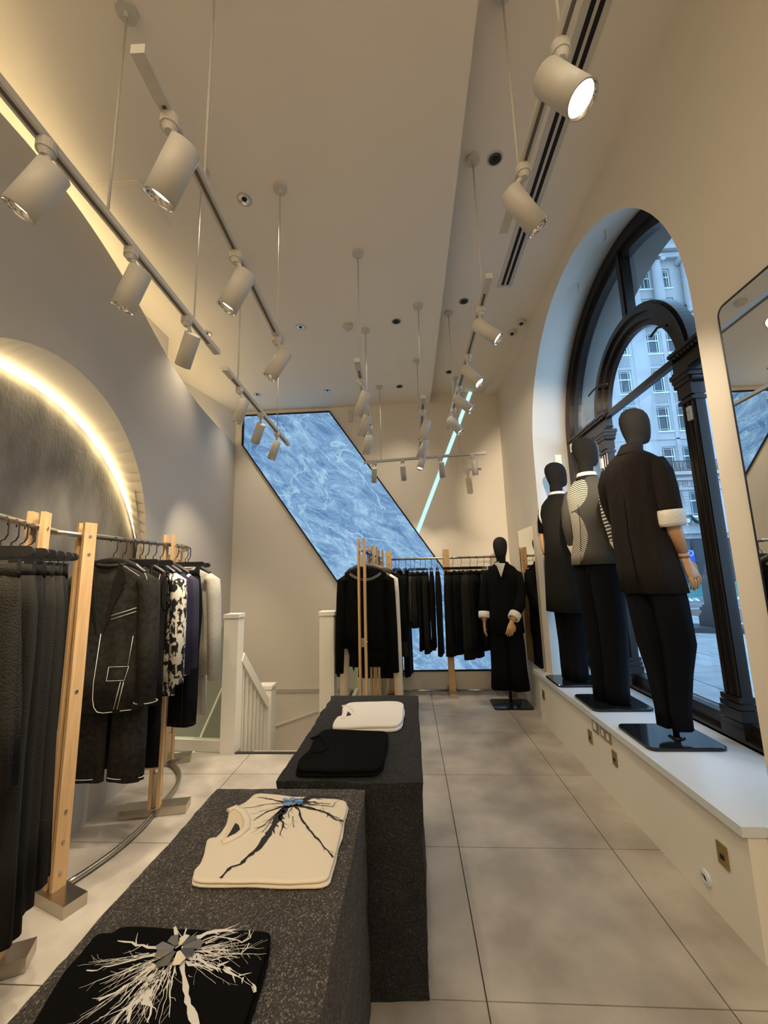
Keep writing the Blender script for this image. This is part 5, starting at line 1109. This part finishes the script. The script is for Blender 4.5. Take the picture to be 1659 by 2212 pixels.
loftz([(0, -0.012, 1.705, .098, .085, 0), (0, -0.012, 1.735, .078, .074, 0), (0, -0.012, 1.75, .07, .068, 0)], 36, 0, 3, 0, 1).build('jacket_collar', X['fab_char'], t, True)
loftz([(0, -0.012, 1.735, .080, .076, 0), (0, -0.012, 1.765, .070, .068, 0), (0, -0.012, 1.768, .06, .06, 0)], 36, 0, 3, 0, 1).build('shirt_collar', X['fab_white'], t, True)
MB().tube([(0.0, -0.165, 1.035), (0.0, -0.146, 1.2), (0, -0.131, 1.35), (0, -0.135, 1.5)], 0.002, 6).build('back_vent', X['fab_ink'], t, True)
for s in (-1, 1):
    o = MB().tube([(s*0.12, -0.015, 1.635), (s*0.165, -0.015, 1.615), (s*0.190, -0.035, 1.50), (s*0.200, -0.04, 1.37), (s*0.205, -0.01, 1.22), (s*0.205, 0.03, 1.13)], [(.045, .045), (.060, .058), (.060, .06), (.056, .056), (.050, .050), (.046, .046)], 22).build('sleeve', X['m2sleeve'], t, True)
    MB().tube([(s*0.205, -0.01, 1.215), (s*0.206, 0.03, 1.15), (s*0.207, 0.05, 1.10)], [(.053, .053), (.057, .056), (.050, .048)], 22).build('shirt_cuff', X['crinkle_w'], o, True)
    q = MB(); limb(q, [(s*0.207, 0.04, 1.14), (s*0.21, 0.07, 1.04)], [.036, .029]); hand(q, Vector((s*0.211, 0.074, 1.03)), (s*0.1, 0.2, -1), (-s, 0.25, 0), 1.0, 0.3, side=s); q.build('wooden_arm', X['wood_arm'], t, True)
# --- M3: long sleeveless coat
S3 = 2.035
t = mannequin('mannequin', 'farthest window mannequin in long black sleeveless coat with bare wooden forearm', (1.455, 3.90, 0.466), 70, S3)
head_body(t, S3, 1.67); plate_(t, 0.42, 0.37, math.radians(70))
MB().tube([(0.0, 0.015, 0.019), (0, 0, 0.3)], [0.016, 0.025], 14).build('stand_pole', X['plate'], t, True)
pants(t, 0.03, 1.1, X['fab_ink'], (0.055, 0.065, 0.08), (0.07, 0.085, 0.09), 2.4, 0.04)
prof = [(0, -0.01, 0.62, .205, .165, .6), (0, -0.01, 0.8, .20, .16, .5), (0, -0.01, 1.0, .19, .15, .4), (0, -0.005, 1.25, .175, .13, .2), (0, -0.01, 1.45, .185, .125, .1), (0, -0.015, 1.58, .195, .115, 0), (0, -0.015, 1.635, .18, .10, 0), (0, -0.015, 1.665, .15, .085, 0), (0, -0.015, 1.69, .10, .075, 0), (0, -0.012, 1.71, .075, .07, 0)]
loftz(prof, 48, 0.02, 5, 2.3, 0.95).build('long_coat', X['fab_char'], t, True)
loftz([(0, -0.012, 1.685, .095, .083, 0), (0, -0.012, 1.715, .076, .072, 0)], 36, 0, 3, 0, 1).build('coat_collar', X['fab_char'], t, True)
loftz([(0, -0.012, 1.71, .080, .076, 0), (0, -0.012, 1.735, .070, .068, 0), (0, -0.012, 1.738, .06, .06, 0)], 36, 0, 3, 0, 1).build('shirt_collar', X['fab_white'], t, True)
for s in (-1, 1):
    o = MB().tube([(s*0.15, -0.015, 1.61), (s*0.185, -0.015, 1.58), (s*0.215, -0.02, 1.47), (s*0.228, -0.015, 1.37)], [(.055, .055), (.062, .06), (.058, .056), (.054, .052)], 20).build('short_sleeve', X['fab_ink'], t, True)
    MB().tube([Vector((s*(0.185+0.01*math.cos(a)), -0.015+0.075*math.cos(a), 1.54+0.10*math.sin(a))) for a in [2*PI*i/24 for i in range(25)]], 0.009, 6).build('white_armhole', X['fab_white'], o, True)
    q = MB(); limb(q, [(s*0.228, -0.015, 1.385), (s*0.236, -0.01, 1.20), (s*0.238, -0.006, 1.165)], [.044, .038, .034]); limb(q, [(s*0.238, -0.006, 1.158), (s*0.25, 0.03, 1.03), (s*0.262, 0.07, 0.90)], [.036, .036, .026]); hand(q, Vector((s*0.264, 0.075, 0.888)), (s*0.1, 0.25, -1), (-s, 0.25, 0), 1.0, 0.3, side=s); q.build('wooden_arm', X['wood_arm'], t, True)
# --- M4: standing on the floor at the back
t = mannequin('mannequin', 'mannequin standing on the floor at the back in black blazer and wide trousers', (1.075, 4.80, 0.001), 196, 1.865)
S4 = 1.868; hb = S4-0.262
R = []
def ell(z, cy, rx, ry, n=36, cx=0): return [Vector((cx+rx*math.cos(2*PI*k/n), cy+ry*math.sin(2*PI*k/n), z)) for k in range(n)]
for z, cy, rx, ry in ((0.85, 0, .10, .08), (0.95, 0, .15, .10), (1.1, 0, .125, .09), (1.3, 0, .15, .10), (1.45, 0, .14, .07), (1.52, -0.005, .075, .06), (1.56, -0.01, .056, .055), (hb-0.02, -0.008, .052, .054), (hb+0.01, -0.004, .052, .058), (hb+0.03, 0.014, .056, .080), (hb+0.055, 0.016, .064, .090), (hb+0.09, 0.010, .073, .096), (hb+0.13, 0.003, .079, .102), (hb+0.17, -0.004, .081, .105), (hb+0.205, -0.008, .076, .099), (hb+0.235, -0.010, .060, .078), (hb+0.253, -0.010, .038, .050), (hb+0.262, -0.010, .010, .014)): R.append(ell(z, cy, rx, ry))
MB().rings(R).build('body', X['mann'], t, True)
plate_(t, 0.42, 0.34, math.radians(15))
MB().tube([(0.0, 0.0, 0.019), (0.0, 0.0, 0.2), (0, 0, 0.5)], [0.015, 0.018, 0.02], 14).build('stand_pole', X['plate'], t, True)
MB().tube([(0.0, 0.0, 0.018), (0, .0, .03)], [0.04, 0.028], 16).build('pole_collar', X['plate'], t, True)
for s in (-1, 1):
    loftz([(s*0.098, 0, 0.17, .108, .10, 1), (s*0.092, 0, 0.4, .10, .09, 1), (s*0.09, 0, 0.65, .10, .088, .6), (s*0.08, 0, 0.85, .095, .09, .3), (s*0.07, 0, 0.98, .09, .09, 0)], 32, 0.05, 4, 3+s, .95).build('trouser_leg', X['fab_ink'], t, True)
loftz([(0, 0, 0.78, .20, .14, .6), (0, 0, 0.95, .19, .14, .5), (0, 0, 1.1, .175, .13, .3), (0, 0, 1.3, .18, .13, .2), (0, -0.005, 1.41, .188, .12, 0), (0, -0.01, 1.465, .178, .10, 0), (0, -0.01, 1.51, .145, .085, 0), (0, -0.01, 1.54, .10, .075, 0), (0, -0.01, 1.56, .075, .07, 0)], 56, 0.02, 5, 4.3, 0.95).build('blazer', X['fab_ink'], t, True)
loftz([(0, -0.02, 1.535, .095, .08, 0), (0, -0.02, 1.575, .075, .068, 0)], 36, 0, 3, 0, 1).build('blazer_collar', X['fab_ink'], t, True)
MB().prism([(-0.05, 1.555), (0.055, 1.56), (0.005, 1.40)], (0, 0.108, 0), (1, 0, 0), (0, 0, 1), (0, 1, 0), 0.018).build('shirt_front', X['fab_white'], t)
MB().prism([(0.015, 1.575), (0.075, 1.555), (0.03, 1.515)], (0, 0.118, 0), (1, 0, 0), (0, 0, 1), (0, 1, 0), 0.014).build('shirt_collar_tip', X['fab_white'], t)
for s in (-1, 1):
    P = [(s*0.12, -0.01, 1.45), (s*0.165, -0.01, 1.425), (s*0.200, -0.005, 1.27), (s*0.222, 0.02, 1.10), (s*0.225, 0.05, 0.985)] if s > 0 else [(-0.12, -0.01, 1.45), (-0.165, -0.01, 1.425), (-0.190, 0.02, 1.25), (-0.175, 0.10, 1.09), (-0.115, 0.19, 0.985)]
    o = MB().tube(P, [(.045, .045), (.062, .06), (.064, .062), (.062, .060), (.060, .058)], 22).build('sleeve', X['fab_ink'], t, True)
    e0, e1 = Vector(P[-2]), Vector(P[-1]); d = (e1-e0).normalized()
    MB().lathe(e1, d, [(-0.03, .056), (-0.025, .066), (0.035, .066), (0.045, .060), (0.04, .04)], 24).build('white_cuff', X['fab_white'], o, True)
    q = MB(); limb(q, [e1+d*0.0, e1+d*0.075], [.034, .028]); hand(q, e1+d*0.083, (d.x*0.6, d.y*0.6, -1), (-s*1, -0.2, 0) if s > 0 else (0.3, -1, 0), 1.0, 0.3, side=s); q.build('wooden_hand', X['wood_arm'], t, True)

# ================================================================ OUTSIDE
go = MB(); go.box((33, 22, -0.16), (61, 60, 0.2)); struct('ground', go, X['road'])
pv = MB(); pv.box((7.4, 8.5, -0.035), (10.2, 14, 0.05)); pave = struct('pavement', pv, X['grout'])
rnd = random.Random(5); ang = math.radians(-14)
for i in range(0, 12):
    for j in range(0, 17):
        cx, cy = 2.75+i*0.62, 2.2+j*0.72+(0.36 if i % 2 else 0)
        if cx > 8.8 or cy > 14: continue
        MB().box((cx, cy, -0.004+rnd.uniform(-.002, .002)), (0.61, 0.71, 0.022)).build('paving_stone', X['pave'], pave)
kb = MB(); kb.box((10.4, 17.2, -0.03), (16, 0.18, 0.10), rz=math.radians(-2)); kb.build('kerb', X['extstone'], pave)
rm = MB(); rm.box((13, 16.0, -0.055), (14, 0.12, 0.01)); rm.box((13, 15.0, -0.055), (14, 0.08, 0.01)); o = struct('trim_9', rm, X['roadwhite'], 'white painted lines on the road')
t = thing('traffic_barrier', 'teal plastic barrier fence across the street seen through the window', 'barrier', (14.5, 20, 0))
for bx in [11.2+1.9*k for k in range(6)]:
    m_ = MB(); m_.box((bx+0.9, 20, 0.70), (1.8, 0.06, 0.16)); m_.box((bx+0.9, 20, 0.18), (1.8, 0.06, 0.10))
    for k in range(14): m_.box((bx+0.08+k*0.126, 20, 0.43), (0.045, 0.04, 0.42))
    m_.box((bx+0.9, 20, 0.42), (0.5, 0.05, 0.16)); m_.build('barrier_panel', X['teal'], t, world=True)
    for fx in (bx+0.1, bx+1.7): MB().prism([(-0.25, 0), (0.25, 0), (0.05, 0.12), (-0.05, 0.12)], (fx, 20, -0.06), (0, 1, 0), (0, 0, 1), (1, 0, 0), 0.12).build('barrier_foot', X['roadwhite'], t, world=True)
# dark column shape added as a stand-in for an unidentified form outside
t = thing('column_stand_in', 'dark column-shaped stand-in on stepped blocks outside the window', 'column', (7.05, 9.9, 0))
m_ = MB(); m_.box((7.2, 9.9, 0.06), (3.2, 0.9, 0.12), rz=math.radians(-20)); m_.build('plinth_step', X['facade_dk'], t, world=True)
m_ = MB()
for z0, z1, w in ((0.12, 0.34, .50), (.34, .40, .46), (.40, .47, .40), (.47, .54, .44), (.54, .60, .36), (.60, 1.15, .30), (1.15, 1.22, .40), (1.22, 1.27, .46)): m_.box((7.0, 9.9, (z0+z1)/2), (w, w, z1-z0))
m_.build('pedestal', X['bronze'], t, world=True); MB().tube([(7.1, 9.9, 1.27), (7.1, 9.9, 6)], 0.1, 16).build('shaft', X['bronze'], t, True, world=True)
# facade
FY = 37.0
fc = thing('stone_building', 'tall pale stone building with sash windows across the street', 'building', (26, FY, 0))
cols = [(17.6, 18.8), (20.5, 21.7), (23.5, 24.7), (25.3, 26.5), (28.6, 29.8), (30.4, 31.6), (34, 35.2)]
rows = [(10.1, 12.5), (14.0, 16.45), (17.8, 20.2), (21.7, 24.0)]
xl, xr = 12.0, 40.0
edges = [xl]+[e for c in cols for e in c]+[xr]
w_ = MB()
def wall_band(z0, z1, openings=None):
    if openings is None: w_.box(((xl+xr)/2, FY+0.25, (z0+z1)/2), (xr-xl, 0.5, z1-z0)); return
    e = [xl]+[q for c in openings for q in c]+[xr]
    for a, b in zip(e[::2], e[1::2]): w_.box(((a+b)/2, FY+0.25, (z0+z1)/2), (b-a, 0.5, z1-z0))
allr = [(6.0, 8.3)]+rows+[(25.4, 27.5), (28.5, 30.6)]
zc = 4.0
for z0, z1 in allr: wall_band(zc, z0); wall_band(z0, z1, cols); zc = z1
wall_band(zc, 44)
w_.build('stone_wall', X['facade'], fc, world=True)
pm = MB()
for a, b in zip(edges[::2], edges[1::2]):
    if b-a > 1.2: pm.box(((a+b)/2, FY-0.03, 17.2), (min(b-a-0.7, 1.4), 0.06, 13.4))
    elif b-a < 1.0: pm.box(((a+b)/2, FY-0.05, 17.2), ((b-a)*0.55, 0.10, 13.6))
pm.build('pilaster', X['facade'], fc, world=True)
for z, d_, h in ((4.55, .35, .25), (8.45, .15, .15), (9.35, .3, .2), (9.85, .55, .30), (13.2, .10, .12), (24.6, .4, .3), (25.1, .75, .25), (31.7, .5, .5), (32.3, .9, .4), (34.4, 1.0, .4), (35.2, .5, .6)):
    MB().box(((xl+xr)/2, FY-d_/2, z), (xr-xl, d_, h)).build('cornice', X['facade'], fc, world=True)
# flutes between windows of neighbouring storeys
fm = MB()
for (a, b) in cols:
    for z0, z1 in ((16.75, 17.6), (20.5, 21.5), (24.1, 24.45)):
        for k in range(9): fm.box((a+0.08+k*(b-a-0.16)/8, FY-0.03, (z0+z1)/2), (0.07, 0.08, z1-z0))
fm.build('fluted_panel', X['facade'], fc, world=True)
bl = MB()
for k in range(30): bl.box((24.95, FY-0.04, 4.85+k*0.28), (0.34, 0.08, 0.25)) if k < 12 else None
bl.build('rusticated_strip', X['facade'], fc, world=True)
for cx in (22.6, 24.95, 27.7, 30.1): 
    MB().tube([(cx, FY-0.55, 25.3), (cx, FY-0.55, 25.6), (cx, FY-0.55, 25.62), (cx, FY-0.55, 30.9)], [.60, .58, .46, .40], 20).build('giant_column', X['facade'], fc, True, world=True)
    m_ = MB(); m_.box((cx, FY-0.55, 31.3), (1.1, 1.0, 0.22)); 
    for s in (-1, 1): m_.tube([(cx+s*0.45, FY-1.05, 31.0), (cx+s*0.45, FY-0.1, 31.0)], 0.24, 14)
    m_.build('column_capital', X['facade'], fc, world=True)
for (a, b) in cols:
    for z0, z1 in allr:
        f = MB(); xm, zm, wv, hv = (a+b)/2, (z0+z1)/2, b-a, z1-z0; yy = FY+0.22
        for xx in (a+0.04, b-0.04): f.box((xx, yy, zm), (0.09, 0.06, hv))
        for zz in (z0+0.04, z1-0.04, z1-hv*0.38): f.box((xm, yy, zz), (wv, 0.07, 0.10))
        for xx in (a+0.24, b-0.24): f.box((xx, yy, zm), (0.035, 0.05, hv))
        for zz in (z0+0.24, z1-0.22): f.box((xm, yy, zz), (wv, 0.05, 0.035))
        if z0 > 25:
            f.box((xm, yy, zm), (0.04, 0.05, hv))
        f.box((xm, FY-0.04, z0-0.08), (wv+0.2, 0.16, 0.12))
        o = f.build('window', X['winbar'], fc, world=True); MB().box((xm, FY+0.30, zm), (wv, 0.02, hv)).build('pane', X['pane_far'], o, world=True)
for (z0, xa, xb) in ((9.98, 20, 32), (25.25, 20, 32)):
    m_ = MB(); m_.box(((xa+xb)/2, FY-0.5, z0+0.95), (xb-xa, 0.06, 0.10)); m_.box(((xa+xb)/2, FY-0.5, z0+0.12), (xb-xa, 0.06, 0.06))
    k = xa
    while k < xb: 
        m_.box((k, FY-0.5, z0+0.5), (0.035, 0.035, 0.9)); m_.tube([Vector((k+0.12+0.10*math.cos(a), FY-0.5, z0+0.5+0.30*math.sin(a))) for a in [2*PI*i/10 for i in range(11)]], 0.02, 4); k += 0.30
    m_.build('balcony_railing', X['iron'], fc, world=True)
sh = MB(); sh.box(((xl+xr)/2, FY+0.3, 2.0), (xr-xl, 0.4, 4.0)); sh.build('shopfront', X['facade_dk'], fc, world=True)
for k in range(14): MB().box((13+k*2, FY+0.05, 2.0), (0.22, 0.12, 4.0)).build('shopfront_post', X['iron'], fc, world=True)
MB().box((24.2, FY-0.03, 5.2), (3.4, 0.10, 1.0)).build('fascia_board', X['facade'], fc, world=True)
def text(s, loc, size, m, parent, name, rot=(PI/2, 0, 0), ext=0.01):
    cu = bpy.data.curves.new(name, 'FONT'); cu.body = s; cu.size = size; cu.extrude = ext
    o = bpy.data.objects.new(name, cu); COL.objects.link(o); dg = bpy.context.evaluated_depsgraph_get()
    me = bpy.data.meshes.new_from_object(o.evaluated_get(dg)); bpy.data.objects.remove(o)
    q = bpy.data.objects.new(name, me); COL.objects.link(q); me.materials.clear(); me.materials.append(m); q.rotation_euler = rot
    if parent is not None: q.parent = parent; q.location = Vector(loc)-parent.location
    else: q.location = loc
    return q
text('HILL IN', (24.42, FY-0.02, 8.66), 0.78, X['letter'], fc, 'carved_letters')
p = ony(1492, 1198, 36.6); MB().box((p.x, 36.8, p.z-0.55), (0.70, 0.30, 1.9)).build('blue_sign', X['blue'], fc, world=True); text('D', (p.x-0.22, 36.63, p.z-0.12), 0.7, X['roadwhite'], fc, 'sign_letter')
p = ony(1484, 1124, 36.3); MB().tube([p+Vector((0, 0.02, 0)), p+Vector((0, -0.02, 0))], 0.42, 20).build('sign_disc', X['roadwhite'], fc, world=True); text('Q', (p.x-0.28, p.y-.05, p.z-0.30), 0.85, X['iron'], fc, 'sign_letter')
MB().tube([p+Vector((-.1, .1, .3)), p+Vector((0.4, .1, .38)), p+Vector((0.9, .2, -.1)), p+Vector((2.1, .5, -0.35))], 0.15, 10).build('sign_bracket', X['iron'], fc, world=True)
# group the clothes of each rail
for o in list(COL.objects):
    if o.parent is None and 'category' in o and 'group' not in o and o['category'] in ('jacket', 'trousers', 'vest', 'shirt', 'skirt', 'sweater', 'top', 'coat') and 1.5 < o.location.z < 1.8:
        x, y = o.location.x, o.location.y
        o['group'] = 'dark trousers on the left-edge rail' if x < -1 and y < 1.7 else 'clothes on the left rail' if x < -1 else 'clothes along the back wall' if y > 5.15 else 'tops on the sweater rail' if y < 4.2 else 'coats on the coat rail'
